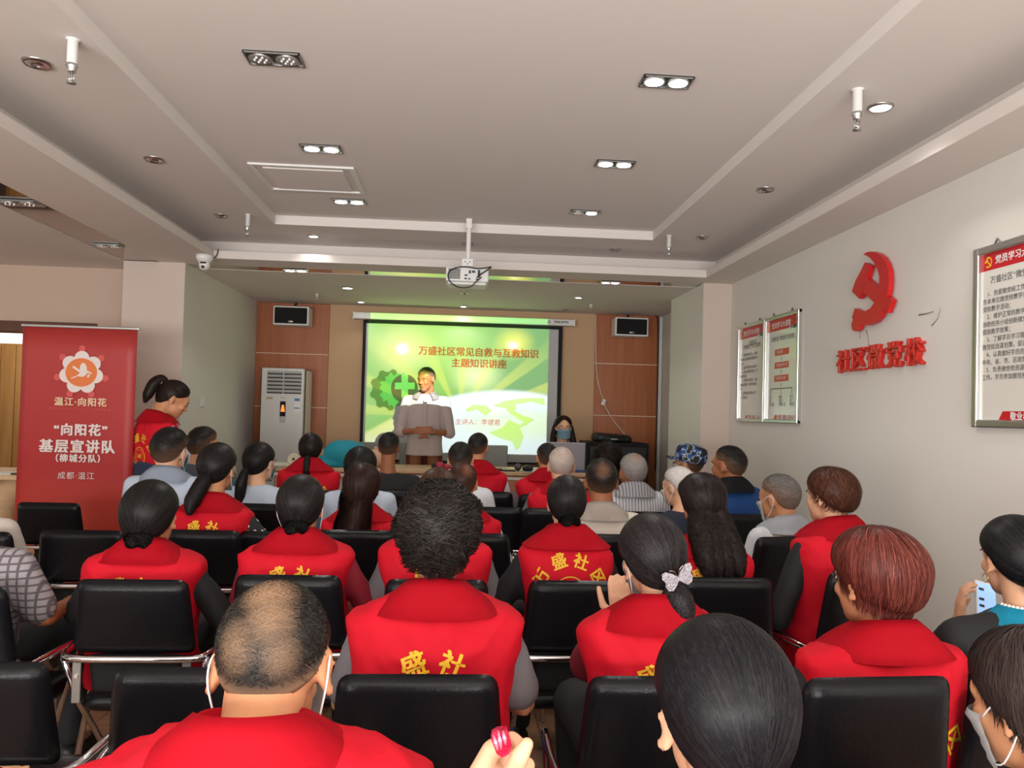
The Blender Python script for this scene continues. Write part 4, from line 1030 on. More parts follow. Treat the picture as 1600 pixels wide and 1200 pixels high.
def head_solids(bm, M4, hs, ears=True, detail=False):
    h = B()
    ball(h, (0, -.012, .026), 1, .074, .094, .086, 28, 20)
    ball(h, (0, .028, -.040), 1, .056, .060, .066, 20, 14)
    ball(h, (0, .050, -.078), 1, .034, .034, .032, 16, 10)
    ball(h, (0, .070, .022), 1, .050, .022, .030, 16, 10)                 # brow
    for s in (-1, 1): ball(h, (s*.032, .064, -.022), 1, .024, .022, .022, 12, 8)
    cap_sphere(h, (0, .083, .012), .0075, (0, .102, -.022), .0115, 10)    # nose
    for s in (-1, 1): ball(h, (s*.011, .094, -.026), 1, .008, .010, .008, 10, 8)
    cap_sphere(h, (-.017, .083, -.050), .0065, (.017, .083, -.050), .0065, 8)
    cap_sphere(h, (-.014, .083, -.060), .0065, (.014, .083, -.060), .0065, 8)
    if ears:
        for s in (-1, 1):
            e_ = Euler((R(10), 0, R(s*-36)))
            base = Vector((s*.079, -.006, -.010))
            def E(y, z, x=0):
                v = Vector((s*x, y, z)); v.rotate(e_); return base+v
            outl = [(.008, .012), (.006, .024), (-.004, .031), (-.016, .029), (-.023, .018), (-.023, .004), (-.018, -.010), (-.010, -.022), (-.002, -.026), (.003, -.024), (.005, -.016)]
            chain(h, [E(y, z, .006 if i < 8 else .003) for i, (y, z) in enumerate(outl)], [.0036, .0038, .0040, .0040, .0040, .0038, .0038, .0045, .0052, .0050, .0036], 8)
            chain(h, [E(-.007, .020), E(-.011, .006), E(-.006, -.010), E(-.001, -.021)], [.0085, .0105, .0095, .0070], 10)
            chain(h, [E(.004, .004, -.002), E(-.004, .002, -.002), E(-.012, .004, .001)], [.0075, .0085, .0070], 10)
    cap_sphere(h, (0, -.022, -.03), .056, (0, -.034, -.10), .052, 18)
    bmesh.ops.transform(h, matrix=M4 @ Matrix.Scale(hs, 4), verts=h.verts)
    t_ = bpy.data.meshes.new('t'); h.to_mesh(t_); h.free(); bm.from_mesh(t_); bpy.data.meshes.remove(t_)

def displace(me, f):
    n = len(me.vertices); co = np.empty(n*3, np.float32); no = np.empty(n*3, np.float32)
    me.vertices.foreach_get('co', co); me.vertices.foreach_get('normal', no); co = co.reshape(-1, 3); no = no.reshape(-1, 3)
    q = np.array([f(Vector(c)) for c in co.tolist()], np.float32)
    me.vertices.foreach_set('co', (co+no*q[:, None]).ravel()); me.update()

# ---- hair
def hair_mesh(st, ns, seed):
    g = np.random.default_rng(seed)
    tt, ts, tb, tf = st['t']; pf, ps, pb = [R(v) for v in st['ph']]
    hmin = st.get('hmin', .62); zst = st.get('zst', 1.3)
    cA = np.array(st['A']); cB = np.array(st['B'])
    lump = st.get('lump', 0); seedv = seed*3.7
    def phm(th):
        c = np.cos(th); e = st.get('pw', 1.0)
        return np.where(c > 0, ps+(pf-ps)*np.abs(c)**e, ps+(pb-ps)*np.abs(c)**.7)
    def surf(th, ph, lift=0):
        c = np.cos(th); f = np.clip(ph/np.maximum(phm(th), .1), 0, 1.2)
        side = np.where(c > 0, ts+(tf-ts)*c*c, ts+(tb-ts)*c*c)
        a_ = np.clip(np.sin(np.minimum(ph, pi/2)), 0, 1)**1.5
        t_ = tt*(1-a_)+side*a_
        t_ = t_*(1-np.clip(f, 0, 1)**st.get('edge', 8)*st.get('edged', .85))
        if lump:
            t_ = t_ + lump*(np.sin(th*5+seedv)*np.sin(ph*6+seedv*2)+.6*np.sin(th*11+ph*9+seedv))*np.clip(ph*2, 0, 1)
        h = np.sin(ph); low = ph > pi/2
        h = np.where(low, np.maximum(h, hmin+(1-hmin)*np.cos(np.clip((ph-pi/2)/(R(150)-pi/2), 0, 1)*pi/2)), h)
        z = np.cos(ph); z = np.where(low, z*zst, z)
        x = (.0745+t_+lift)*h*np.sin(th); y = -.012+(.0945+t_+lift)*h*np.cos(th)
        y = y+np.where(low, (np.cos(ph)*-.012), 0)*np.where(c < 0, 1, 0)
        return np.stack([x, y, .026+(.0865+t_+lift)*z], -1)
    V = []; F = []; C = []
    nT, nP = 56, 22
    th = np.linspace(0, 2*pi, nT, endpoint=False)
    top = surf(np.array([0.]), np.array([1e-3]))[0]
    V.append(top); C.append((cA+cB)/2)
    colf = st.get('colf')
    def color(th_, ph_, k):
        c_ = cA[None]*(1-k[:, None])+cB[None]*k[:, None]
        if colf: c_ = colf(th_, ph_, c_, phm(th_))
        return c_
    for j in range(1, nP+1):
        ph = phm(th)*j/nP
        P = surf(th, ph)
        V.extend(P); C.extend(color(th, ph, np.full(nT, .35)))
    Pin = surf(th, phm(th), -.014); V.extend(Pin); C.extend(color(th, phm(th), np.full(nT, .2)))
    for k in range(nT): F.append((0, 1+k, 1+(k+1) % nT))
    for j in range(nP):
        b_ = 1+j*nT
        for k in range(nT): F.append((b_+k, b_+nT+k, b_+nT+(k+1) % nT, b_+(k+1) % nT))
    K = st.get('K', 7)
    def ribbons(P, Nn, wd, col):
        n = len(P); T_ = np.gradient(P, axis=1); S = np.cross(T_, Nn); S /= np.maximum(np.linalg.norm(S, axis=2, keepdims=True), 1e-9)
        kk = P.shape[1]; prof = np.concatenate([[.5], np.ones(kk-2), [.12]])
        S = S*(wd[:, None]*prof[None])[..., None]/2
        A_ = P-S; B_ = P+S
        base = len(V); al = np.stack([A_, B_], 2).reshape(-1, 3); V.extend(al)
        C.extend(np.repeat(col, kk*2, axis=0))
        for i in range(n):
            o = base+i*kk*2
            for j in range(kk-1): F.append((o+2*j, o+2*j+1, o+2*j+3, o+2*j+2))
    if ns and st['mode'] != 'none':
        n = ns
        if st['mode'] == 'crown':
            th0 = g.uniform(0, 2*pi, n); m_ = phm(th0)
            a_ = g.uniform(0, .80, n)**.7*m_; ln = st.get('len', .6)*g.uniform(.6, 1.1, n)
            e = np.minimum(a_+ln, m_+st.get('over', .02)*g.random(n)/.09); s = np.linspace(0, 1, K)
            ph = a_[:, None]+(e-a_)[:, None]*s[None]
            swirl = st.get('swirl', .15)
            thh = th0[:, None]+swirl*(g.normal(0, 1, n)[:, None])*s[None]
            cu = st.get('curl', 0)
            if cu: thh = thh+cu*np.sin(s[None]*g.uniform(6, 12, n)[:, None]+g.uniform(0, 6, n)[:, None])/np.maximum(np.sin(ph), .3)
            lift = (.0005+st.get('lift', .002)*g.random(n))[:, None]*np.sin(s*pi*.9+.15)[None]
            if cu: lift = lift+cu*.05*np.cos(s[None]*9+g.uniform(0, 6, n)[:, None])+cu*.03
            P = surf(thh, ph, lift); dirs = P-np.array([0, -.012, .026]); Nn = dirs/np.linalg.norm(dirs, axis=2, keepdims=True)
            tm, pm = thh[:, K//2], ph[:, K//2]
        else:
            gd = np.array(st['gather'], float); gd /= np.linalg.norm(gd)
            th0 = g.uniform(0, 2*pi, n); f0 = np.sqrt(g.uniform(.02, 1, n)); ph0 = f0*phm(th0)
            u0 = np.stack([np.sin(th0)*np.sin(ph0), np.cos(th0)*np.sin(ph0), np.cos(ph0)], -1)
            om = np.arccos(np.clip(u0@gd, -.999, .999)); s = np.linspace(0, 1, K)
            end = np.minimum(1, (st.get('len', 1.0)*g.uniform(.7, 1.1, n))/np.maximum(om, .2))
            ss = end[:, None]*s[None]
            U_ = (np.sin((1-ss)*om[:, None])[..., None]*u0[:, None]+np.sin(ss*om[:, None])[..., None]*gd)/np.sin(om)[:, None, None]
            thh = np.arctan2(U_[..., 0], U_[..., 1]); ph = np.arccos(np.clip(U_[..., 2], -1, 1))
            ph = np.minimum(ph, phm(thh)+.02)
            lift = (.0005+st.get('lift', .0018)*g.random(n))[:, None]+0*s[None]
            P = surf(thh, ph, lift); dirs = P-np.array([0, -.012, .026]); Nn = dirs/np.linalg.norm(dirs, axis=2, keepdims=True)
            tm, pm = thh[:, K//2], ph[:, K//2]
        k = np.clip(g.beta(1.5, 3, n), 0, 1); col = color(tm, pm, k)
        if st.get('streak'):
            q = g.random(n) < st['streak'][0]
            if len(st['streak']) > 2: q &= (np.cos(tm-st['streak'][2]) > .6) & (pm < 1.1)
            col[q] = st['streak'][1]
        ribbons(P, Nn, g.uniform(.8, 1.6, n)*st.get('w', .0016), col)
    # tails, buns
    for t_ in st.get('tails', ()):
        pts = np.array([list(p) for p in curve_pts(t_['p'], 5)]); m_ = len(pts)
        rr = np.interp(np.linspace(0, 1, m_), np.linspace(0, 1, len(t_['r'])), t_['r']); asp = t_.get('asp', 1)
        T_ = np.gradient(pts, axis=0); T_ /= np.linalg.norm(T_, axis=1, keepdims=True)
        X = np.tile(np.array([[1., 0, 0]]), (m_, 1)); X -= T_*(X*T_).sum(1)[:, None]; X /= np.linalg.norm(X, axis=1, keepdims=True); Y_ = np.cross(T_, X)
        na = 16; base = len(V); lm = t_.get('lump', 0)
        for i in range(m_):
            for a_ in range(na):
                an = 2*pi*a_/na; r_ = rr[i]*(1+lm*sin(3*an+i*1.3+seed)*.5+lm*sin(5*an-i*.9)*.4)
                V.append(pts[i]+X[i]*cos(an)*r_+Y_[i]*sin(an)*r_*asp); C.append(cA*.7+cB*.3)
        for i in range(m_-1):
            for a_ in range(na): F.append((base+i*na+a_, base+i*na+(a_+1) % na, base+(i+1)*na+(a_+1) % na, base+(i+1)*na+a_))
        F.append(tuple(base+a_ for a_ in range(na))[::-1]); F.append(tuple(base+(m_-1)*na+a_ for a_ in range(na)))
        n = int(ns*t_.get('f', .5))
        if n:
            an = g.uniform(0, 2*pi, n); s0 = g.uniform(0, .55, n); s1 = np.minimum(1, s0+g.uniform(.3, .5, n)); kk = 9
            s = np.linspace(0, 1, kk); q = (s0[:, None]+(s1-s0)[:, None]*s)*(m_-1)
            wv = t_.get('wave', 0); i0 = np.clip(q.astype(int), 0, m_-2); fr = (q-i0)[..., None]
            lerp = lambda A_: A_[i0]*(1-fr)+A_[i0+1]*fr
            ang_ = an[:, None]+g.normal(0, .15, n)[:, None]*s+wv*np.sin(q*1.6+g.uniform(0, 6, n)[:, None])
            rad = (rr[i0]*(1-fr[..., 0])+rr[i0+1]*fr[..., 0])*(1.01+.10*g.random(n)[:, None]+wv*.15*np.cos(q*1.9+g.uniform(0, 6, n)[:, None]))
            Nn = lerp(X)*np.cos(ang_)[..., None]+lerp(Y_)*np.sin(ang_)[..., None]*asp
            P = lerp(pts)+Nn*rad[..., None]; Nn = Nn/np.linalg.norm(Nn, axis=2, keepdims=True)
            P[:, -1] += T_[-1]*.012*g.random(n)[:, None]*(s1 > .99)[:, None]
            ribbons(P, Nn, g.uniform(.8, 1.6, n)*st.get('w', .0016), cA[None]*(1-g.beta(1.5, 3, n))[:, None]+cB[None]*g.beta(1.5, 3, n)[:, None])
    me = bpy.data.meshes.new('hair'); me.from_pydata([tuple(map(float, v)) for v in V], [], F)
    ca = me.color_attributes.new('hc', 'FLOAT_COLOR', 'POINT')
    cc = np.ones((len(V), 4), np.float32); cc[:, :3] = np.clip(np.array(C), 0, 1); ca.data.foreach_set('color', cc.ravel())
    me.polygons.foreach_set('use_smooth', [True]*len(me.polygons)); me.update()
    return me

K1, K2 = (.006, .005, .005), (.030, .026, .025)
BR1, BR2 = (.028, .012, .008), (.085, .038, .022)
def skinmix(skin, parts, nape=None, top=None):
    sk = np.array(lin(skin))*.8
    def f(th, ph, c, m):
        w = np.zeros(len(th))
        for (t0, p0, rad, amt) in parts:
            t0, p0, rad = R(t0), R(p0), R(rad)
            d = np.arccos(np.clip(np.sin(ph)*np.sin(p0)*np.cos(th-t0)+np.cos(ph)*np.cos(p0), -1, 1))
            w = np.maximum(w, amt*np.clip(1.4-d/rad, 0, 1)**.8)
        if nape: w = np.maximum(w, nape[0]*np.clip((ph/m-nape[1])/(1-nape[1]), 0, 1))
        w = np.clip(w, 0, 1)[:, None]
        return c*(1-w)+sk[None]*w
    return f
def short(A=K1, B_=K2, t=.010, **k):
    d = dict(mode='crown', t=(t, t*.7, t*.7, t*1.1), ph=(52, 84, 142), A=A, B=B_, len=.22, swirl=.5, lift=.003, wtot=.158+t*1.4, nape=None, pw=2, zst=1.15)
    d['colf'] = skinmix((150, 112, 86), [], (.75, .62)); d.update(k); return d
def bun(A=K1, B_=K2, t=.014, tails=(), gather=(0, -.8, -.45), **k):
    d = dict(mode='gather', t=(t, t*.8, t, t*.8), ph=(55, 96, 146), A=A, B=B_, gather=gather, len=1.5, wtot=.158+t*1.7, tails=tails, w=.0018, hmin=.7, pw=2); d.update(k); return d
LOWBUN = (dict(p=((0, -.082, -.052), (.002, -.104, -.060), (-.002, -.120, -.066), (0, -.128, -.070)), r=(.038, .038, .026, .006), asp=.8, f=.8, wave=1.2, lump=.1),)
def pony(zs=.02, L=.24, r=.026, dx=0): return (dict(p=((0, -.098, zs), (0, -.128, zs+.005), (dx*.5, -.142, zs-.07), (dx, -.135, zs-L*.6), (dx*1.2, -.130, zs-L)), r=(.014, .02, r, r*.9, .008), f=.6, wave=.1),)

def person(label, px0, px1, top, Y, hair, yaw=0, hyaw=0, bow=0, roll=0, vest=False, shirt=None, sleeve='short', neck=None, skin=1, sw=.205, nz=None,
           text=None, mask=None, mask_col=None, hv=.0115, bv=.022, ns=400, collar=None, arms=None, stand=None, hipy=.05, group=None, legs=None, lean=0, extra=None, glasses=False, vm=None,
           eyes=True, back=None, zoff=0, name='person', hsx=None, bulk=1.0):
    seed = abs(int(px0*7+top))+int(Y*10); g = np.random.default_rng(seed)
    yaw, hyaw, roll = R(yaw), R(hyaw), R(roll)
    w = (px1-px0)*Y/1200; pr = abs(sin(hyaw)); nom = hair['wtot']*(1-pr)+(.205+hair['t'][2])*pr
    hs = hsx or max(.90, min(1.16, w/nom))
    P = at((px0+px1)/2, top, Y); Z0 = ZPL if stand == 'stage' or zoff else 0
    hc = Vector((P.x, Y, P.z-(.112+hair['t'][0])*hs*(1-.12*bow)))
    HL = Vector((0, .030+.085*bow+lean, 0)); HL.z = hc.z-Z0
    nb = HL.z-(.150-.055*bow)*hs
    if nz is not None: nb = at((px0+px1)/2, nz, Y-.10).z-Z0-.045
    NB = Vector((0, 0, nb))
    RZ = Matrix.Rotation(yaw, 4, 'Z')
    off = RZ @ Vector((HL.x, HL.y, 0))
    root = empty(name, (hc.x-off.x, hc.y-off.y, Z0), yaw); tag(root, label, 'person', group)
    HM = Matrix.Translation(HL) @ Euler((-R(30)*bow, roll, hyaw-yaw)).to_matrix().to_4x4()
    sk = m_skins[skin]
    # ---------- limbs and torso layout
    sxx = sw-(.056 if vest else .045); H = nb-(.50 if not stand else .93); hz = .55 if not stand else .96
    arms = arms or {}
    A = {}
    for s in (-1, 1):
        dflt = ((s*(sw+.012), .05+lean*.5, nb-.31), (s*.13, .30, .655)) if not stand else ((s*(sw+.02), .0, nb-.33), (s*.21, .10, nb-.56))
        e, wr = arms.get(s, dflt)[:2]; A[s] = (Vector((s*sxx, .0, nb-(.090 if vest else .075))), Vector(e), Vector(wr), arms.get(s, (0, 0, None))[2:] )
    # ---------- body: head + neck in fine voxels, the rest coarser, one mesh
    bm = B(); head_solids(bm, HM, hs)
    cap_sphere(bm, HM @ Vector((0, -.034, -.085))*1, .050*hs, NB+Vector((0, -.005, -.03)), .060, 18)
    cap_sphere(bm, NB+Vector((-.07, 0, -.055)), .045, NB+Vector((.07, 0, -.055)), .045, 14)
    m1 = remesh(bm, hv, 2)
    bm = B()
    spine = lambda t: hipy*(1-t)-.03*sin(pi*t)
    secs = [(0, spine(t), hz-.08+(nb-.02-hz+.08)*t, rx, ry) for t, rx, ry in ((0, .14, .10), (.3, .125, .09), (.6, .14, .095), (.84, .155, .085), (.95, .10, .07), (1, .06, .055))]
    loft(bm, secs)
    hands_fine = []
    for s in (-1, 1):
        S, E_, W_, hx = A[s]
        chain(bm, [S, E_], [.044, .036]); chain(bm, [E_, W_], [.036, .025])
        hb = hx[0] if hx and hx[0] else None
        d = (W_-E_).normalized()
        tgt = B(); fv = (hb or {}).get('fine', .0085 if hv > .009 else .007)
        if hb is None: hand(tgt, W_, d*(1)+Vector((-s*.3, .3, 0)), (0, -.2, 1), -s, 30)
        elif 'custom' in hb: hb['custom'](tgt)
        else: hand(tgt, W_, hb.get('d', d), hb.get('n', (0, -.2, 1)), hb.get('side', -s), hb.get('curl', 35))
        cap_sphere(tgt, W_, .025, W_-d*.03, .024, 10); hands_fine.append((tgt, fv))
    if not stand:
        for s in (-1, 1): chain(bm, [(s*.09, spine(0)+.05, .545), (s*.13, .47, .53), (s*.12, .46, .10), (s*.12, .58, .05)], [.075, .055, .036, .03])
    else:
        for s in (-1, 1): chain(bm, [(s*.08, spine(0), .92), (s*.10, .01, .50), (s*.10, -.02, .10), (s*.11, .12, .045)], [.068, .052, .036, .03])
    m2 = remesh(bm, bv, 1)
    bm = B(); bm.from_mesh(m1); bm.from_mesh(m2); bpy.data.meshes.remove(m1); bpy.data.meshes.remove(m2)
    for t_, vx in hands_fine:
        m3 = remesh(t_, vx, 2); bm.from_mesh(m3); bpy.data.meshes.remove(m3)
    me = bpy.data.meshes.new('body'); bm.to_mesh(me); bm.free(); me.polygons.foreach_set('use_smooth', [True]*len(me.polygons))
    link('body', me, sk, root)
    # ---------- hair, eyes
    hm = hair_mesh(hair, ns, seed)
    ho = link('hair', hm, m_hair, root); ho.matrix_local = HM @ Matrix.Scale(hs, 4)
    if eyes:
        for s in (-1, 1):
            bm = B(); ball(bm, (s*.031, .0765, .006), .0095, 1.35, .55, .62, 10, 8); e_ = obj('eye', bm, m_eye, root); e_.matrix_local = HM @ Matrix.Scale(hs, 4)
            bm = B(); ball(bm, (s*.031, .0808, .005), .0052, 1, .4, 1, 10, 8); obj('iris', bm, m_iris, e_)
            bm = B(); tube(bm, [(s*.016, .089, .022), (s*.032, .0885, .0255), (s*.048, .080, .021)], [.0022, .003, .0014], 6); b_ = link('eyebrow', bpy.data.meshes.new('eyebrow'), m_blackm, root); bm.to_mesh(b_.data); bm.free(); b_.matrix_local = HM @ Matrix.Scale(hs, 4)
        if not mask:
            bm = B(); tube(bm, [(-.022, .084, -.054), (-.008, .0905, -.053), (.008, .0905, -.053), (.022, .084, -.054)], [.001, .004, .004, .001], 8); b_ = obj('lips', bm, m_lip, root); b_.matrix_local = HM @ Matrix.Scale(hs, 4)
    if mask:
        bm = B(); n1, n2 = 16, 8; rows = []
        for j in range(n2+1):
            z = -.012-.092*j/n2; row = []
            for i in range(n1+1):
                an = R(-72+144*i/n1); fr = cos(an); k = 1-.22*(j/n2)**2
                y = .022+(.070+.018*math.exp(-(j/n2-.12)**2*20))*fr*k+ (.004 if j % 2 else 0)*fr
                row.append(bm.verts.new((.072*k*sin(an), y, z)))
            rows.append(row)
        for j in range(n2):
            for i in range(n1): bm.faces.new((rows[j][i], rows[j][i+1], rows[j+1][i+1], rows[j+1][i])).smooth = True
        bmesh.ops.solidify(bm, geom=bm.faces[:], thickness=.002)
        mo = obj('face_mask', bm, mask_col or m_mask, root); mo.matrix_local = HM @ Matrix.Scale(hs, 4)
        for s in (-1, 1):
            bm = B(); pts = [(s*.070, .045, -.018), (s*.078, .020, .004), (s*.080, -.004, .018), (s*.082, -.024, .006), (s*.082, -.026, -.018), (s*.078, -.014, -.042), (s*.066, .02, -.085), (s*.056, .046, -.094)]
            tube(bm, curve_pts(pts, 3), .0016, 6); obj('ear_loop', bm, m_loop, mo)
    if glasses:
        bm = B(); gm = Matrix.Identity(4)
        for s in (-1, 1):
            pts = [(s*(.033+.024*cos(R(t))), .096-.004*abs(cos(R(t))), .004+.019*sin(R(t))) for t in range(0, 361, 30)]
            tube(bm, pts, .0014, 6, cap=False); tube(bm, [(s*.057, .092, .008), (s*.078, .06, .008), (s*.084, -.02, .004)], .0014, 6)
        tube(bm, [(-.009, .097, .006), (.009, .097, .006)], .0014, 6)
        gl = obj('glasses', bm, m_black, root); gl.matrix_local = HM @ Matrix.Scale(hs, 4)
    # ---------- shirt
    shirt = shirt or m_white
    bm = B(); bk = bulk*(.95 if vest else 1); sr = .046 if vest else .057
    stt = 1.07 if stand else 1
    secs = [(0, spine(t), hz-.10+(nb-.005-hz+.10)*t, rx*bk*(1+(stt-1)*(t < .4)), ry*bk*(1+(stt-1)*(t < .4))) for t, rx, ry in ((0, .172, .128), (.3, .158, .118), (.58, .168, .120), (.80, .178, .108), (.88, .165, .094), (.95, .115, .078), (1, .072, .066))]
    loft(bm, secs)
    for s in (-1, 1):
        S, E_, W_, _ = A[s]
        cap_sphere(bm, Vector((s*.06, 0, nb-.06)), .05*bk, S, sr)
        if sleeve == 'long': chain(bm, [S, E_], [sr, .052]); chain(bm, [E_, E_.lerp(W_, .93)], [.052, .036])
        elif sleeve == 'short': chain(bm, [S, S.lerp(E_, .80)], [sr, .058])
        elif sleeve == 'roll': chain(bm, [S, E_], [.057, .056]); cap_sphere(bm, E_, .054, E_.lerp(W_, .12), .052)
    me = remesh(bm, max(bv*.72, .009) if not vest or hv < .010 else .018, 3)
    displace(me, lambda c: .005*noise.noise(c*9+Vector((seed, 0, 0)))+.003*noise.noise(Vector((c.x*22, c.y*22, c.z*9))+Vector((seed, 0, 0))))
    link('shirt', me, shirt, root)
    if collar == 'polo' or collar is not None and not isinstance(collar, str):
        make_collar(root, NB, collar if not isinstance(collar, str) else shirt, .8)
    # ---------- vest
    if vest:
        bm = B(); bk = bulk
        secs = [(0, spine(t), hz-.13+(nb+.004-hz+.13)*t, rx*sw/.205*bk, ry*bk) for t, rx, ry in ((0, .195, .138), (.25, .184, .130), (.50, .180, .126), (.66, .182, .124), (.78, .197, .120), (.865, .203, .106), (.905, .186, .096), (.95, .136, .084), (.985, .092, .074), (1, .076, .068))]
        loft(bm, secs, 32, 2.7)
        me = remesh(bm, max(hv*1.05, .0095), 2)
        fs = vm or 1
        def fold(c):
            q = noise.noise(Vector((c.x*7, c.y*5, c.z*5))+Vector((seed, 1, 0)))*.014+(.5-abs(noise.noise(Vector((c.x*11+c.z*7, c.y*6, c.z*9-abs(c.x)*10))+Vector((seed, 3, 0)))))*.012-.005
            return fs*(q+.004*sin(c.x*34+noise.noise(c*6)*5)*max(0, min(1, (nb-.18-c.z)/.2)))
        displace(me, fold)
        vo = link('vest', me, m_red, root)
        bvh = BVHTree.FromPolygons([v.co for v in me.vertices], [p.vertices[:] for p in me.polygons])
        make_collar(root, NB, m_redcol, 1.0)
        if text is not None:
            dz, hgt, which = text if isinstance(text, tuple) else (text, .058, 'full')
            zc = nb-dz; verts, faces = [], []
            def stamp(tm, ox, oz, rot, k=1):
                b0 = len(verts)
                for v in tm.vertices:
                    x, z = v.co.x*k, v.co.y*k; x, z = x*cos(rot)-z*sin(rot)+ox, x*sin(rot)+z*cos(rot)+oz
                    hit = bvh.ray_cast(Vector((x, -1, z)), Vector((0, 1, 0)))[0]
                    verts.append((x, (hit.y if hit else -.14)-.0022, z))
                faces.extend([tuple(b0+i for i in p.vertices) for p in tm.polygons])
            RR = .118*hgt/.058; sgn = 1
            for ch, an in zip('万盛社区', (62, 20, -20, -62)):
                stamp(text_mesh(ch, hgt, offset=.0018, res=2), -RR*sin(R(an)), zc-RR+RR*cos(R(an))+.0, R(an))
            # ring emblem under the arc
            rb = bmesh.new(); n = 40
            for r0, r1 in ((.056, .060), (.042, .044)):
                a_ = [rb.verts.new((r0*cos(2*pi*k/n), r0*sin(2*pi*k/n), 0)) for k in range(n)]; b_ = [rb.verts.new((r1*cos(2*pi*k/n), r1*sin(2*pi*k/n), 0)) for k in range(n)]
                for k in range(n): rb.faces.new((a_[k], a_[(k+1) % n], b_[(k+1) % n], b_[k]))
            tmm = bpy.data.meshes.new('t'); rb.to_mesh(tmm); rb.free(); stamp(tmm, 0, zc-RR*.98, 0, hgt/.058)
            stamp(text_mesh('志愿', .030, offset=.0008), 0, zc-RR*.98, 0, 1)
            if which == 'low': stamp(text_mesh('志愿者服务队', .042, offset=.001), 0, zc-RR*2.05, 0, 1)
            tme = bpy.data.meshes.new('vest_print'); tme.from_pydata(verts, [], faces); link('vest_print', tme, m_yellow, root)
    # ---------- trousers and shoes
    tm_ = legs or m_trous
    if not stand:
        key = 'seat'
        if key not in SH:
            bm = B(); loft(bm, [(0, .02, .465, .15, .12), (0, .02, .52, .178, .15), (0, .02, .60, .175, .14), (0, .02, .66, .15, .11)])
            for s in (-1, 1): chain(bm, [(s*.09, .06, .555), (s*.135, .47, .535), (s*.12, .46, .12)], [.092, .070, .052])
            SH[key] = remesh(bm, .02, 3)
            bm = B(); cap_sphere(bm, (0, 0, .045), .045, (0, .15, .035), .036); box(bm, (-.04, -.05, 0), (.04, .19, .018), .006); SH['shoe'] = remesh(bm, .012, 2)
        me = SH[key].copy(); me.materials.clear(); link('trousers', me, tm_, root)
        for s in (-1, 1): link('shoe', SH['shoe'], m_black, root, loc=(s*.12, .46, .0))
    else:
        bm = B(); loft(bm, [(0, 0, .86, .165, .13), (0, 0, .95, .170, .135), (0, 0, 1.06, .150, .12)])
        for s in (-1, 1): chain(bm, [(s*.09, 0, .90), (s*.10, .01, .50), (s*.10, -.02, .11)], [.092, .068, .055])
        me = remesh(bm, .016, 3); link('trousers', me, tm_, root)
        for s in (-1, 1):
            bm = B(); cap_sphere(bm, (0, 0, .045), .045, (0, .15, .035), .036); box(bm, (-.04, -.05, 0), (.04, .19, .018), .006); obj('shoe', bm, m_black, root, loc=(s*.10, -.02, 0), smooth=True)
    if not stand and not zoff: SEATED.append(root)
    if extra: extra(root, HM @ Matrix.Scale(hs, 4), NB, A)
    return root
SH = {}
m_trous = mat('trousers_dark', (.015, .016, .02), .8)
def make_collar(root, NB, m, k):
    bm = B(); n = 36; rows = []
    prof = [(.064, .062, -.004, -.002), (.068, .068, .040, .018), (.074, .074, .046, .020), (.098, .090, .022, .002), (.132, .108, -.016, -.020), (.166*k+.02*(1-k), .121, -.046, -.046)]
    for (rx, ry, zb_, zs_) in prof:
        row = []
        for i in range(n+1):
            an = R(-152+304*i/n)           # 0 = back
            c, s = cos(an), sin(an); zz = zb_*max(0, c)**.6+(zs_)*(1-max(0, c)**.6)
            if c < 0: zz -= .02*c*c
            sq = (abs(c)**2.6+abs(s)**2.6)**(-1/2.6) if rx > .09 else 1
            row.append(bm.verts.new((rx*s*sq, -ry*c*sq-.002, NB.z+zz)))
        rows.append(row)
    for a_, b_ in zip(rows, rows[1:]):
        for i in range(n): bm.faces.new((a_[i], a_[i+1], b_[i+1], b_[i])).smooth = True
    bmesh.ops.solidify(bm, geom=bm.faces[:], thickness=.004)
    return obj('collar', bm, m, root, smooth=True)
# ---- cloth patterns
def tcmap(nt, scale=(1, 1, 1), rot=(0, 0, 0)):
    tc = nt.nodes.new('ShaderNodeTexCoord'); mp = nt.nodes.new('ShaderNodeMapping'); mp.inputs['Scale'].default_value = scale; mp.inputs['Rotation'].default_value = rot
    nt.links.new(tc.outputs['Object'], mp.inputs[0]); return mp.outputs[0]
def ramped(m, val, stops, const=False):
    nt = m.node_tree; r = nt.nodes.new('ShaderNodeValToRGB'); r.color_ramp.interpolation = 'CONSTANT' if const else 'LINEAR'
    e = r.color_ramp.elements
    while len(e) < len(stops): e.new(.5)
    for x, (p, c) in zip(e, stops): x.position = p; x.color = (*c, 1)
    nt.links.new(val, r.inputs[0]); nt.links.new(r.outputs[0], nt.nodes['Principled BSDF'].inputs['Base Color'])
def N(m, t, **k):
    n = m.node_tree.nodes.new(t)
    for a, b in k.items(): setattr(n, a, b)
    return n
def wave(m, direction, scale, dist=0):
    w_ = N(m, 'ShaderNodeTexWave', wave_type='BANDS', bands_direction=direction); w_.inputs['Scale'].default_value = scale; w_.inputs['Distortion'].default_value = dist
    return w_
m_striped = mat('striped_shirt', lin((214, 214, 216)), .8)
w_ = wave(m_striped, 'X', 17, 1.0); m_striped.node_tree.links.new(tcmap(m_striped.node_tree), w_.inputs[0]); ramped(m_striped, w_.outputs[1], [(0, lin((206, 206, 210))), (.86, lin((206, 206, 210))), (.95, lin((70, 70, 78)))])
m_stripeh = mat('striped_grey', lin((150, 150, 150)), .8)
w_ = wave(m_stripeh, 'Z', 26); m_stripeh.node_tree.links.new(tcmap(m_stripeh.node_tree), w_.inputs[0]); ramped(m_stripeh, w_.outputs[1], [(0, lin((190, 186, 182))), (.5, lin((190, 186, 182))), (.6, lin((110, 108, 108)))])
m_plaid = mat('checked_shirt', lin((150, 146, 152)), .85)
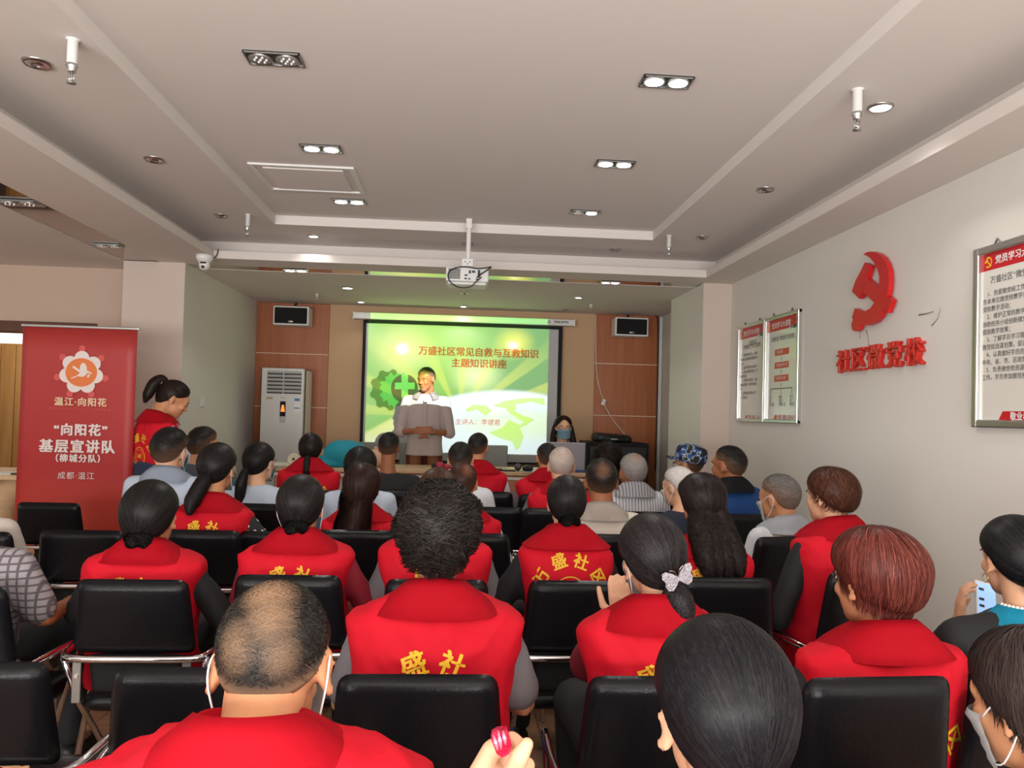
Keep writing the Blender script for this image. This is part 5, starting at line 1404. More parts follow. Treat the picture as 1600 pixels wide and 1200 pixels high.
wa, wb_ = wave(m_plaid, 'Z', 13, .8), wave(m_plaid, 'X', 11, .8); tcv = tcmap(m_plaid.node_tree)
for q in (wa, wb_): m_plaid.node_tree.links.new(tcv, q.inputs[0])
mm = N(m_plaid, 'ShaderNodeMath', operation='MINIMUM'); m_plaid.node_tree.links.new(wa.outputs[1], mm.inputs[0]); m_plaid.node_tree.links.new(wb_.outputs[1], mm.inputs[1])
ramped(m_plaid, mm.outputs[0], [(0, lin((84, 78, 86))), (.10, lin((100, 92, 100))), (.30, lin((150, 145, 148)))])
m_dots = mat('polka_dots', (.01, .01, .012), .8)
vo_ = N(m_dots, 'ShaderNodeTexVoronoi'); vo_.inputs['Scale'].default_value = 38; vo_.inputs['Randomness'].default_value = .35; m_dots.node_tree.links.new(tcmap(m_dots.node_tree), vo_.inputs[0])
ramped(m_dots, vo_.outputs['Distance'], [(0, (.7, .7, .7)), (.30, (.012, .012, .014))], True)
m_camo = mat('camouflage', lin((40, 60, 100)), .8)
n_ = N(m_camo, 'ShaderNodeTexNoise'); n_.inputs['Scale'].default_value = 11; n_.inputs['Detail'].default_value = 1.5; m_camo.node_tree.links.new(tcmap(m_camo.node_tree, (1.6, 1.6, 2.2)), n_.inputs[0])
ramped(m_camo, n_.outputs[0], [(0, lin((24, 30, 34))), (.46, lin((44, 84, 150))), (.54, lin((190, 196, 200))), (.58, lin((36, 44, 40)))], True)
c_white = mat('cloth_white', lin((206, 210, 216)), .85, bump=.15, bscale=20)
c_pale = mat('cloth_paleblue', lin((184, 196, 212)), .85, bump=.15, bscale=20)
c_black = mat('cloth_black', (.008, .008, .010), .8, bump=.2, bscale=22)
c_grey = mat('cloth_grey', lin((112, 108, 112)), .85)
c_slate = mat('cloth_slate', lin((74, 80, 90)), .85)
c_maroon = mat('cloth_maroon', lin((130, 16, 38)), .8)
c_cream = mat('cloth_cream', lin((206, 196, 186)), .85, bump=.15, bscale=20)
c_navy = mat('cloth_navy', lin((24, 30, 50)), .85)
c_blue = mat('cloth_blue', lin((12, 62, 122)), .85, bump=.2, bscale=20)
c_beige = mat('cloth_beige', lin((176, 162, 146)), .85)
c_linen = mat('cloth_linen', lin((176, 162, 158)), .85, bump=.2, bscale=22)
c_rust = mat('trousers_rust', lin((112, 44, 32)), .85)
c_redtr = mat('trousers_red', lin((150, 14, 30)), .85)

# ---- individual extras
def x_butterfly(root, HM, NB, A):
    me_g = mat('crystal', (.82, .80, .86), .12, .6, bump=1.0, bscale=260); mf = mat('clip_gold', (.75, .62, .55), .2, 1)
    c = Vector((.004, -.143, -.030)); r_ = empty('butterfly_clip'); r_.parent = root; r_.matrix_local = HM @ Matrix.Translation(c) @ Euler((R(14), R(-10), R(0))).to_matrix().to_4x4()
    r_['label'] = 'sparkling butterfly hair clip'
    for s in (-1, 1):
        bm = B()
        up = [(0, 0), (.012, .014), (.030, .026), (.042, .024), (.044, .010), (.036, -.002), (.040, -.012), (.034, -.026), (.022, -.030), (.010, -.020), (0, -.008)]
        poly(bm, [(s*x, 0, z) for x, z in up], .004, (0, -1, 0)); obj('wing', bm, me_g, r_)
        bm = B()
        for i in range(26):
            u = rng.random(); v = rng.uniform(0, 2*pi); x = s*(.023+.017*math.sqrt(u)*cos(v)); z = .0+.021*math.sqrt(u)*sin(v)
            ball(bm, (x, -.0055, z), .0032, 1, .8, 1, 6, 4)
        obj('stone', bm, me_g, r_)
        bm = B(); tube(bm, curve_pts([(s*.002, -.003, .004), (s*.008, -.005, .020), (s*.020, -.005, .027)], 4), .0011, 6); obj('antenna', bm, mf, r_)
def x_hairtie(z, y=-.112, col=(.6, .6, .62)):
    def f(root, HM, NB, A):
        bm = B(); tube(bm, [(.018*cos(R(t)), y+.0*t, z+.018*sin(R(t))) for t in range(0, 361, 30)], .004, 6, cap=False); o = obj('hair_tie', bm, mat('tie_%g' % z, col, .5), root); o.matrix_local = HM
    return f
def x_earring(root, HM, NB, A):
    bm = B(); tube(bm, [(-.090, -.004+.013*cos(R(t)), -.052+.013*sin(R(t))) for t in range(0, 361, 30)], .0011, 6, cap=False); o = obj('earring', bm, mat('gold', (.8, .55, .2), .2, 1), root); o.matrix_local = HM
    for i in range(26):
        an = R(-180+180*i/25)
        bm = B() if i == 0 else bm
        ball(bm, (.074*cos(an), .002+.078*sin(an), NB.z+.012-.02*abs(cos(an))*0), .0055, u=8, v=6)
    obj('pearl_necklace', bm, mat('pearl', (.8, .76, .7), .2), root)
    # turquoise neck yoke
    bm = B(); n = 28; rows = []
    for rx, ry, z in ((.078, .080, .012), (.105, .100, -.008), (.140, .118, -.028)):
        rows.append([bm.verts.new((rx*sin(R(-100+200*i/n)), -ry*cos(R(-100+200*i/n)), NB.z+z)) for i in range(n+1)])
    for a_, b_ in zip(rows, rows[1:]):
        for i in range(n): bm.faces.new((a_[i], a_[i+1], b_[i+1], b_[i])).smooth = True
    bmesh.ops.solidify(bm, geom=bm.faces[:], thickness=.004); obj('yoke', bm, mat('turquoise', lin((30, 176, 214)), .7), root)
def x_cap(root, HM, NB, A):
    bm = B(); lathe(bm, [(.092, -.0), (.098, .03), (.096, .065), (.085, .092), (.055, .108), (.0, .112)], (0, -.012, .02), n=28)
    for v in bm.verts: v.co.y = -.012+(v.co.y+.012)*1.14
    ball(bm, (0, -.012, .133), .009, 1, 1, .6, 8, 6)
    o = obj('cap_crown', bm, m_camo, root, smooth=True); o.matrix_local = HM
    bm = B(); n = 16; r0 = [bm.verts.new((.085*sin(R(-60+120*i/n)), -.012+.105*cos(R(-60+120*i/n)), .028)) for i in range(n+1)]; r1 = [bm.verts.new((.088*sin(R(-60+120*i/n)), .02+.150*cos(R(-60+120*i/n)), .020-.012*abs(sin(R(-60+120*i/n))))) for i in range(n+1)]
    for i in range(n): bm.faces.new((r0[i], r0[i+1], r1[i+1], r1[i]))
    bmesh.ops.solidify(bm, geom=bm.faces[:], thickness=.004); o = obj('cap_brim', bm, m_camo, root); o.matrix_local = HM
def x_beigevest(root, HM, NB, A):
    bm = B(); loft(bm, [(0, 0, NB.z-.42, .18, .14), (0, -.02, NB.z-.25, .172, .135), (0, -.02, NB.z-.12, .165, .122), (0, 0, NB.z-.055, .15, .10), (0, 0, NB.z-.02, .10, .082)], 28, 2.6); me = remesh(bm, .012, 2); link('waistcoat', me, c_beige, root)
def x_necklace(root, HM, NB, A):
    bm = B(); tube(bm, [(.066*cos(R(t)), .0+.068*sin(R(t)), NB.z+.052) for t in range(0, 361, 15)], .0016, 6, cap=False); obj('necklace', bm, mat('gold', (.8, .55, .2), .2, 1), root)
def x_watch(root, HM, NB, A):
    W = A[1][2] if False else A[-1][2]; E_ = A[-1][1]; p = W.lerp(E_, .13); d = (W-E_).normalized()
    bm = B(); x, y = frame_to(d); tube(bm, [p+(x*cos(R(t))+y*sin(R(t)))*.031 for t in range(0, 361, 24)], .006, 6, cap=False); w_ = obj('watch', bm, m_grey, root)
    bm = B(); cyl(bm, p+Vector((0, .033, .0)), .018, .008, 16, 'Y'); obj('dial', bm, m_white, w_)

CHAT = ((.165, .33, .70))
# ======== nearest row
near_hand = {}
def candy_hand(bm):
    """left hand seen from behind: curled index finger and thumb pinch a red wrapper"""
    p = lambda x, y, Y=.93: near_root_inv @ at(x, y, Y)
    wr = p(745, 1290, .95)
    cap_sphere(bm, p(760, 1420, .99), .030, wr, .026, 12)
    for a_, b_, r0, r1 in (((735, 1290), (752, 1212), .020, .017), ((760, 1290), (772, 1215), .019, .017), ((785, 1290), (792, 1225), .018, .015), ((805, 1290), (812, 1240), .018, .014)): cap_sphere(bm, p(*a_, .95), r0, p(*b_, .94), r1, 10)
    # index: from knuckle up and over, tip behind the wrapper
    chain(bm, [p(750, 1208, .94), p(768, 1172, .935), p(800, 1157, .925), p(817, 1170, .905)], [.0145, .0125, .0108, .0092], 10)
    # middle, ring, little folded under
    chain(bm, [p(768, 1215, .95), p(800, 1185, .965), p(824, 1196, .95), p(820, 1215, .93)], [.012, .0108, .010, .0085], 10)
    chain(bm, [p(778, 1232, .95), p(806, 1212, .975), p(826, 1222, .955), p(818, 1238, .935)], [.0115, .0105, .0095, .008], 10)
    chain(bm, [p(785, 1255, .95), p(808, 1240, .975), p(822, 1248, .955), p(814, 1258, .94)], [.0105, .0092, .0085, .0075], 10)
    # thumb
    chain(bm, [p(790, 1275, .93), p(797, 1215, .895), p(812, 1182, .885), p(823, 1163, .885)], [.0165, .0118, .0112, .0082], 12)
near_head = at(1128, 968, 1.05)
near_root_inv = Matrix.Identity(4)
STB = bun((.004, .004, .005), (.022, .019, .022), .022, tails=(dict(p=((0, -.10, -.06), (0, -.13, -.10), (0, -.135, -.17), (0, -.12, -.24)), r=(.030, .034, .032, .02), f=.4, wave=.1),), gather=(0, -.75, -.6), streak=(.02, (.25, .24, .24), 0), wtot=.196, w=.0014)
# pose first: root of the nearest woman, to express her hand in her own frame
_hs = max(.9, min(1.16, (1245-1012)*1.05/1200/.196)); _P = at(1128.5, 968, 1.05); _hc = Vector((_P.x, 1.05, _P.z))
near_root_inv = Matrix.Translation(-Vector((_hc.x, 1.05-.030-.085*.25, 0)))
def x_wrapper(root, HM, NB, A):
    p = lambda x, y, Y=.90: near_root_inv @ at(x, y, Y)
    r_ = empty('sweet_wrapper', root.matrix_world.translation); bpy.context.view_layer.update(); r_.location = root.location; tag(r_, 'crumpled shiny pink and red sweet wrapper pinched in the raised hand', 'wrapper')
    bm = B(); pts = [(769, 1146), (777, 1141), (784, 1140), (792, 1140), (796, 1150), (800, 1165), (796, 1178), (785, 1184), (776, 1178), (771, 1165), (767, 1154)]
    front = [bm.verts.new(p(x, y, .893+.006*((i*7) % 3-1))) for i, (x, y) in enumerate(pts)]; mid = [bm.verts.new(p(783+dx, 1160+dy, .880+.008*k)) for k, (dx, dy) in enumerate(((-6, -8), (3, -6), (6, 5), (-4, 8)))]
    bk = [bm.verts.new(v.co+Vector((0, .010, 0))) for v in front]
    n = len(pts); idx = [0, 0, 0, 1, 1, 2, 2, 3, 3, 0, 0]
    for i in range(n):
        a_, b_ = front[i], front[(i+1) % n]; ma, mb = mid[idx[i]], mid[idx[(i+1) % n]]
        bm.faces.new((a_, b_, mb) if ma is mb else (a_, b_, mb, ma)); bm.faces.new((b_, a_, bk[i], bk[(i+1) % n]))
    bm.faces.new(mid); bm.faces.new(bk)
    obj('foil', bm, mat('foil_red', (.72, .03, .10), .22, .35, bump=.8, bscale=60), r_)
    bm = B()
    for (x0, y0, x1, y1) in ((771, 1148, 778, 1172), (779, 1143, 783, 1170), (786, 1142, 790, 1163)):
        tube(bm, [p(x0, y0, .886), p((x0+x1)/2, (y0+y1)/2, .880), p(x1, y1, .884)], [.0012, .0030, .0014], 5)
    obj('fold', bm, mat('foil_pink', (.85, .25, .38), .2, .3), r_)
person('nearest woman, big dark head of hair at the bottom, seen from behind', 1012, 1245, 968, 1.05, STB, bow=.25, vest=True, shirt=c_black, skin=0, ns=5500, hv=.006, bv=.014,
       arms={-1: (tuple(near_root_inv @ at(700, 1600, 1.05)), tuple(near_root_inv @ at(755, 1330, .97)), dict(custom=candy_hand, fine=.0028))}, extra=x_wrapper, hyaw=4)
BALD = short(K1, (.05, .045, .04), .006, ph=(52, 88, 146), hmin=.66, wtot=.162, len=.10, lift=.0015, swirl=.22, w=.0010,
             colf=skinmix((186, 148, 116), [(180, 46, 23, .72), (172, 74, 21, .5), (205, 98, 18, .38), (158, 104, 16, .35)], (.7, .86)))
person('balding man with shaved greying hair and a red vest, bottom left of centre', 345, 517, 927, 1.16, BALD, bow=.9, vest=True, shirt=m_red, skin=1, ns=7000, hv=.006, bv=.014, mask=True, mask_col=m_maskw, sw=.235, nz=1084, bulk=1.1, vm=1.3)
person('person in a white face mask with brown hair, cut by the lower right corner', 1530, 1700, 985, 1.12, dict(mode='crown', t=(.020, .024, .026, .02), ph=(66, 112, 148), A=(.018, .012, .012), B=(.07, .045, .038), len=1.0, swirl=.12, lift=.004, wtot=.20, w=.0016, hmin=.97, edge=6, pw=1.2), hyaw=20, eyes=False, yaw=6, bow=.35, vest=False, shirt=c_black, mask=True, mask_col=m_maskw, ns=3500, hv=.007, skin=1)
_q = at(-95, 940, 1.30); _i = Matrix.Translation(-Vector((_q.x, 1.30-.03-.02, 0)))
_w = _i @ at(-118, 1318, 1.36); _e = _i @ at(-220, 1400, 1.18)
person('person outside the left edge whose fingertips reach in at the lower left corner', -160, -30, 935, 1.30, short(), vest=True, shirt=c_maroon, sleeve='long', skin=0, ns=200, hv=.012, hsx=1.0,
       arms={1: (tuple(_e), tuple(_w), dict(d=(.75, .25, .55), n=(-.3, -.5, .8), side=-1, curl=12, fine=.004))})
# ======== row A
CURL = dict(mode='crown', t=(.034, .030, .036, .03), ph=(58, 98, 148), A=K1, B=(.050, .040, .036), len=.5, swirl=.9, curl=.20, lift=.006, lump=.008, wtot=.218, w=.0016, hmin=.72, edge=10, over=.06, pw=2, K=9)
person('woman with thick curly dark hair and gold necklace, red vest with grey sleeves, centre', 627, 748, 757, 2.02, CURL, vest=True, shirt=c_grey, sleeve='short', skin=1, ns=4200, hv=.008, text=(.145, .064, 'full'), nz=903, legs=mat('trousers_blue', lin((40, 80, 160)), .85), extra=x_necklace, sw=.222, bulk=1.05)
person('woman with a sparkling butterfly clip in her low dark hair, hand at her chin', 964, 1077, 803, 2.04, bun(K1, (.05, .042, .045), .020, tails=(dict(p=((.0, -.090, -.070), (.008, -.115, -.095), (.012, -.120, -.13), (.016, -.110, -.165)), r=(.030, .034, .028, .008), f=.4, wave=.3),), gather=(.05, -.75, -.6), wtot=.192), roll=-10, hyaw=10, bow=.2, vest=True, shirt=c_maroon, sleeve='short', skin=0, ns=3000, hv=.008, nz=925, text=(.145, .060, 'full'),
       mask=True, mask_col=m_maskw, extra=x_butterfly, sw=.205, arms={-1: ((-.13, .28, .70), (-.040, .22, .850), dict(d=(-.1, -.1, .8), n=(-.4, -.85, .1), curl=65, side=-1, fine=.005))})
RED = dict(mode='crown', t=(.034, .044, .046, .03), ph=(64, 100, 134), A=(.060, .012, .010), B=(.30, .075, .055), len=1.15, swirl=.10, lift=.004, wtot=.235, w=.0017, hmin=.93, zst=1.25, edge=5, edged=.9, over=.05, pw=2, streak=(.03, (.30, .15, .12), pi))
person('woman with auburn red bobbed hair turned left, red vest over black, right', 1288, 1441, 822, 1.86, RED, yaw=6, hyaw=20, bow=.1, vest=True, shirt=c_black, sleeve='long', skin=1, ns=4200, hv=.008, sw=.215, nz=966, text=(.16, .06, 'full'), arms={-1: ((-.28, .06, .70), (-.1, .30, .68), None)})
def phone_hand(bm): pass
SLK = bun((.004, .004, .005), (.028, .026, .028), .022, tails=(dict(p=((0, -.105, -.04), (0, -.128, -.055), (0, -.138, -.065), (0, -.145, -.068)), r=(.04, .044, .032, .008), f=.3, wave=.4),), wtot=.2)
person('woman in a black top with turquoise neckline and pearls holding a phone, right edge', 1529, 1640, 806, 1.98, SLK, yaw=8, hyaw=-2, bow=.15, shirt=c_black, sleeve='long', skin=0, ns=2500, hv=.008, extra=x_earring, sw=.25, bulk=1.12, legs=c_redtr, nz=932,
       arms={-1: ((-.22, .14, .70), (.083, .325, .825), dict(d=(.12, .0, 1), n=(-.75, .45, 0), curl=34, side=-1, fine=.005)), 1: ((.26, .12, .72), (.05, .36, .72), None)})
a = at(1541, 948, 2.24)
root = empty('smartphone', a, R(30)); tag(root, 'smartphone with a pale blue screen held up by the woman in black', 'phone'); root.rotation_euler = (R(-18), R(14), R(8))
bm = B(); box(bm, (-.037, -.002, -.075), (.037, .006, .075), .004, seg=3); obj('body', bm, m_white, root)
bm = B(); box(bm, (-.034, -.003, -.068), (.034, -.0018, .068)); obj('display', bm, mat('phone_screen', (.30, .50, .82), .2, emit=.7), root)
bm = B()
for z in (.045, .015, -.005, -.03): box(bm, (-.028, -.0036, z), (-.010, -.003, z+.008))
obj('icons', bm, m_ink, root)
# ======== row B
person('woman with a low black bun, red vest and black sleeves, left side', 193, 284, 749, 2.92, bun(K1, K2, .022, tails=LOWBUN, gather=(0, -.8, -.5), wtot=.205), hyaw=-2, nz=838, vest=True, shirt=c_black, sleeve='long', skin=1, ns=1600, text=(.118, .060, 'full'), sw=.215,
       arms={1: ((.29, .0, .66), (.2, .25, .64), None), -1: ((-.24, .02, .68), (-.12, .3, .66), None)})
person('woman with a low bun, blue mask and red vest with maroon sleeves', 436, 509, 741, 2.92, bun(K1, K2, .016, tails=LOWBUN, gather=(0, -.8, -.5), wtot=.188), nz=822, vest=True, shirt=c_maroon, sleeve='long', skin=1, ns=1600, text=(.118, .060, 'full'), sw=.215, mask=True, hsx=1.0,
       arms={1: ((.285, .02, .66), (.14, .28, .64), None)})
person('person with brown hair just above the curly head, in a red vest', 652, 719, 730, 2.92, bun(BR1, BR2, .014, tails=LOWBUN, wtot=.18), nz=815, vest=True, shirt=c_grey, ns=1200, text=(.13, .060, 'full'), sw=.215)
person('woman with grey-streaked black bun and red vest with black sleeves, right of centre', 853, 918, 742, 2.92, bun(K1, K2, .014, tails=LOWBUN, gather=(0, -.8, -.5), streak=(.22, (.42, .42, .42), 0), wtot=.178), vest=True, shirt=c_black, sleeve='long', skin=0, ns=1800, nz=817, text=(.085, .056, 'full'), sw=.195, bulk=.95,
       arms={-1: ((-.27, .02, .68), (-.12, .3, .66), None)})
WAVY = dict(mode='gather', t=(.016, .026, .030, .02), ph=(58, 100, 150), A=K1, B=(.050, .032, .030), gather=(0, -.7, -.7), len=1.6, lift=.004, lump=.003, wtot=.20, hmin=.9, pw=2,
            tails=tuple(dict(p=((x*.7, -.07-abs(k)*.01, -.03), (x, -.130, -.12), (x*1.2+.01, -.185, -.21), (x*1.3+.02, -.205, -.30+.02*k)), r=(.045, .048, .044, .016), f=.7, wave=.9, lump=.35) for k, x in ((0, -.052), (1, -.02), (0, .015), (1, .05))))
person('woman with long wavy dark hair down her back, red vest, right of the butterfly clip', 1061, 1129, 739, 2.94, WAVY, vest=True, shirt=c_maroon, sleeve='short', skin=1, ns=2200, nz=832, text=(.10, .060, 'full'), hyaw=8, sw=.195)
BOB = dict(mode='crown', t=(.024, .028, .030, .026), ph=(60, 96, 138), A=(.030, .010, .006), B=(.16, .060, .035), len=.7, swirl=.35, lift=.006, wtot=.205, w=.0017, hmin=.88, zst=1.1, edge=6, pw=2, over=.04)
person('woman with short chestnut hair turned left, red vest over black sleeve, by the right wall', 1255, 1337, 729, 2.95, BOB, yaw=22, hyaw=28, nz=804, vest=True, shirt=c_black, sleeve='long', skin=0, ns=2200, text=(.10, .060, 'full'), legs=c_redtr, sw=.215,
       arms={-1: ((-.27, .02, .70), (-.1, .30, .68), None)})
person('man in a checked grey shirt cut by the left picture edge', -75, -12, 742, 2.80, short(), nz=830, yaw=-6, shirt=m_plaid, sleeve='short', skin=2, ns=400, sw=.24, bulk=1.12, arms={1: ((.285, .02, .70), (.24, .28, .70), None)})
# ======== row C
person('person in a cream top whose shoulder shows at the left edge beyond the checked shirt', -70, -22, 730, 3.8, short(), nz=790, shirt=c_cream, ns=300, sw=.235)
person('woman with a loose ponytail, red vest and polka dot sleeves, left block', 311, 374, 692, 3.86, bun(K1, K2, .020, tails=(dict(p=((0, -.095, -.03), (-.01, -.125, -.07), (-.03, -.165, -.15), (-.03, -.185, -.21)), r=(.03, .034, .034, .012), f=.8, wave=.4, lump=.2),), gather=(0, -.85, -.3), wtot=.198), hyaw=-12, yaw=-4, bow=.1, nz=768, vest=True, shirt=m_dots, sleeve='short', skin=1, ns=1000, text=(.115, .060, 'full'), sw=.205, mask=True, hv=.011,
       arms={1: ((.315, .0, .70), (.16, .28, .66), None)})
LONG = dict(mode='gather', t=(.014, .018, .020, .016), ph=(60, 98, 150), A=(.012, .006, .005), B=(.060, .028, .022), gather=(0, -.55, -.83), len=2.2, lift=.003, wtot=.185, hmin=.92, pw=2,
            tails=(dict(p=((0, -.062, -.02), (0, -.125, -.09), (0, -.185, -.15), (0, -.215, -.24), (0, -.215, -.31)), r=(.062, .072, .080, .082, .06), asp=.36, f=1.0, wave=.05),))
person('woman with long straight brown hair over a plain red vest, centre behind the empty chair', 538, 598, 723, 3.86, LONG, nz=784, vest=True, shirt=c_maroon, sleeve='short', skin=0, ns=1200, text=None, sw=.205, hv=.011, hyaw=-6)
person('person with thinning reddish brown hair and red vest right of the curly head', 700, 746, 722, 3.88, short(BR1, BR2, .006, colf=skinmix((150, 96, 74), [(150, 50, 22, .6)], (.5, .7)), wtot=.158), vest=True, shirt=c_white, ns=700, hv=.011, nz=784, text=(.13, .055, 'full'), sw=.21)
person('man with thinning dark hair in a cream polo shirt, right of centre', 913, 966, 716, 3.85, short(K1, (.04, .035, .032), .006, ph=(52, 86, 142), colf=skinmix((150, 108, 80), [(185, 62, 24, .55)], (.6, .70)), wtot=.163), shirt=c_cream, sleeve='short', skin=2, ns=1500, hv=.011, collar='polo', nz=783, sw=.225, bulk=1.06)
GREYM = short((.10, .09, .085), (.30, .28, .26), .009, colf=skinmix((150, 110, 84), [], (.75, .50)), wtot=.165)
person('man with cropped grey hair, white face mask and beige waistcoat, facing left', 1185, 1249, 741, 3.72, GREYM, yaw=22, hyaw=34, nz=803, bow=.1, shirt=c_white, sleeve='short', skin=1, ns=1300, hv=.011, mask=True, mask_col=m_maskw, extra=x_beigevest, collar='polo', sw=.20, hsx=1.03)
# ======== row D
person('man with bushy black hair, pale shirt and blue mask, beside the red banner', 239, 297, 667, 4.40, short(K1, K2, .020, ph=(55, 90, 140), wtot=.19), hyaw=-12, yaw=-4, nz=727, shirt=c_pale, sleeve='short', skin=0, ns=900, hv=.011, mask=True, sw=.225, bulk=1.1, collar='polo')
person('man with black glasses and a slate shirt, turned right by the pale wall', 298, 341, 666, 4.85, short(K1, K2, .012), hyaw=-32, yaw=-10, nz=712, shirt=c_slate, skin=1, ns=600, hv=.012, glasses=True, sw=.21, hsx=1.0)
person('woman with a long low ponytail in a pale blue shirt turned right, left block', 385, 431, 691, 4.6, bun(K1, K2, .014, tails=pony(-.05, .24, .030, -.02), gather=(0, -.8, -.45), wtot=.185), hyaw=-24, yaw=-8, bow=.1, nz=745, shirt=c_pale, skin=0, ns=700, hv=.012, mask=True, sw=.195, hsx=1.0)
person('woman with straight black hair in a pale blue shirt, centre left', 539, 590, 697, 4.6, dict(LONG, A=K1, B=K2), nz=752, shirt=c_pale, skin=0, ns=800, hv=.012, sw=.205)
person('boyish person with black crop and white shirt beside the front red vest', 699, 741, 690, 4.80, short(K1, K2, .010), nz=745, shirt=c_white, skin=0, ns=500, hv=.012, sw=.205, yaw=-8)
person('elderly man with cropped white hair and red vest in the fourth row', 856, 899, 698, 4.7, short((.42, .38, .35), (.66, .62, .58), .004, colf=skinmix((206, 160, 134), [(180, 40, 60, .35)], (.5, .6)), wtot=.162), nz=747, vest=True, shirt=c_grey, skin=0, ns=700, hv=.012, sw=.215)
person('grey haired man in a white shirt with dark stripes, fourth row right', 966, 1012, 708, 4.70, short((.22, .20, .19), (.45, .42, .40), .007, colf=skinmix((180, 140, 112), [(190, 35, 22, .6)], (.5, .75)), wtot=.165), shirt=m_striped, sleeve='short', skin=2, ns=900, hv=.012, sw=.215, collar='polo', nz=752, hyaw=8, hsx=1.05)
person('white haired man facing left with a mask string, dark navy shirt, near the wavy hair', 1037, 1082, 729, 4.0, short((.55, .53, .50), (.80, .78, .76), .013, colf=skinmix((200, 150, 120), [], (.4, .8)), wtot=.17), yaw=16, hyaw=38, bow=.15, nz=785, shirt=c_navy, skin=0, ns=900, hv=.012, mask=True, mask_col=m_maskw, sw=.20)
person('man with a dark crew cut in a blue shirt, at the right pilaster', 1113, 1164, 696, 4.5, short(K1, K2, .009), yaw=12, hyaw=40, nz=744, shirt=c_blue, skin=2, ns=900, hv=.012, sw=.20, collar=c_black, hsx=1.04)
# ======== row E
person('woman with a thin low ponytail in a red vest with striped sleeves, front row', 467, 507, 676, 5.3, bun((.008, .006, .005), (.032, .022, .018), .012, tails=pony(-.055, .17, .022, 0), gather=(0, -.85, -.35), wtot=.182), vest=True, shirt=m_stripeh, sleeve='short', skin=0, ns=600, hv=.012, nz=714, text=(.115, .060, 'full'), sw=.215, extra=x_hairtie(-.055))
person('man in a black T-shirt with cropped black hair, front row before the speaker', 591, 627, 675, 5.45, short(K1, K2, .010), shirt=c_black, skin=2, ns=500, hv=.012, nz=728, sw=.225, bulk=1.06, hyaw=-6)
person('man with crew cut, red vest and white sleeves, front row below the screen', 732, 764, 676, 5.45, short(K1, K2, .009), nz=718, vest=True, shirt=c_white, sleeve='short', skin=1, ns=500, hv=.012, sw=.215, hyaw=-14)
person('short haired man in a red vest with grey sleeves, front row by the laptop', 838, 871, 692, 5.3, short(K1, (.05, .04, .035), .009), vest=True, shirt=c_grey, sleeve='short', skin=1, ns=500, hv=.012, nz=730, sw=.22, hyaw=8, yaw=6)
person('person with fuzzy dark brown hair in front of the black cabinet', 928, 972, 692, 5.4, dict(CURL, A=(.010, .006, .005), B=(.030, .018, .014)), nz=745, shirt=c_black, skin=1, ns=700, hv=.012, sw=.20)
person('person in a blue camouflage cap with a white mask, facing left near the right pilaster', 1054, 1098, 696, 5.35, short(K1, K2, .006), yaw=20, hyaw=45, roll=0, bow=-.3, nz=750, shirt=c_maroon, skin=1, ns=200, hv=.012, mask=True, mask_col=m_maskw, extra=x_cap, sw=.20, hsx=1.05)
# ======== standing and facing people
def x_girl(root, HM, NB, A): x_hairtie(.060, -.118, (.7, .7, .7))(root, HM, NB, A)
person('young woman standing by the banner with a high ponytail and red vest, looking down', 247, 297, 598, 5.5, bun((.010, .006, .005), (.045, .028, .022), .012, tails=(dict(p=((0, -.085, .075), (0, -.128, .080), (0, -.150, .03), (0, -.145, -.05), (0, -.135, -.10)), r=(.016, .026, .034, .030, .010), f=.7, wave=.1),), gather=(0, -.75, .5), wtot=.18),
       yaw=-38, hyaw=-66, bow=.95, vest=True, shirt=c_pale, sleeve='short', skin=1, ns=1200, hv=.009, text=(.15, .062, 'low'), stand='floor', nz=640, eyes=True, sw=.195, bulk=.92, extra=x_girl, hsx=1.08, legs=mat('jeans', lin((40, 50, 76)), .85),
       arms={-1: ((-.20, .10, 1.02), (-.10, .32, .98), None), 1: ((.20, .10, 1.02), (.10, .32, .98), None)})
def x_speaker(root, HM, NB, A):
    x_watch(root, HM, NB, A)
    # button placket and shirt tail
    bm = B(); box(bm, (-.016, .118, NB.z-.50), (.016, .124, NB.z-.05), .002); obj('placket', bm, c_linen, root)
    make_collar(root, NB, c_linen, .8)
nbz = 0
person('man in a pale linen shirt and rust trousers standing before the screen, looking down left', 653, 680, 574.5, 7.5, short(K1, K2, .007, ph=(50, 84, 140), wtot=.160), yaw=180, hyaw=180-38+8, bow=.35, shirt=c_linen, sleeve='roll', skin=2, ns=900, hv=.007, bv=.013, stand='stage', eyes=True, extra=x_speaker, legs=c_rust, hsx=1.02, sw=.225, bulk=.98,
       arms={-1: ((-.245, .03, 1.08), (-.05, .235, 1.095), dict(d=(1, .15, .12), n=(0, 1, .2), curl=38, side=-1, fine=.005)), 1: ((.245, .03, 1.08), (.05, .240, 1.10), dict(d=(-1, .15, .12), n=(0, 1, .2), curl=38, side=1, fine=.005))})
FRONTLONG = dict(mode='gather', t=(.014, .018, .018, .012), ph=(48, 92, 150), A=(.010, .006, .005), B=(.050, .024, .018), gather=(0, -.3, -.95), len=2.2, lift=.003, wtot=.19, hmin=.95, pw=3,
                 tails=tuple(dict(p=((x*.082, -.02, .03), (x*.094, -.015, -.06), (x*.100, .02, -.15), (x*.090, .05, -.25)), r=(.016, .026, .032, .016), f=.8, wave=.05) for x in (-1, 1))+(dict(p=((0, -.085, .0), (0, -.09, -.1), (0, -.09, -.2)), r=(.07, .08, .06), asp=.5, f=.5),))
person('woman with long dark hair, glasses and blue mask seated behind the laptop', 866, 895, 649, 7.55, FRONTLONG, yaw=180, hyaw=180+3, shirt=c_black, sleeve='long', skin=0, ns=900, hv=.008, mask=True, eyes=True, glasses=True, sw=.20, zoff=1, hsx=1.0)
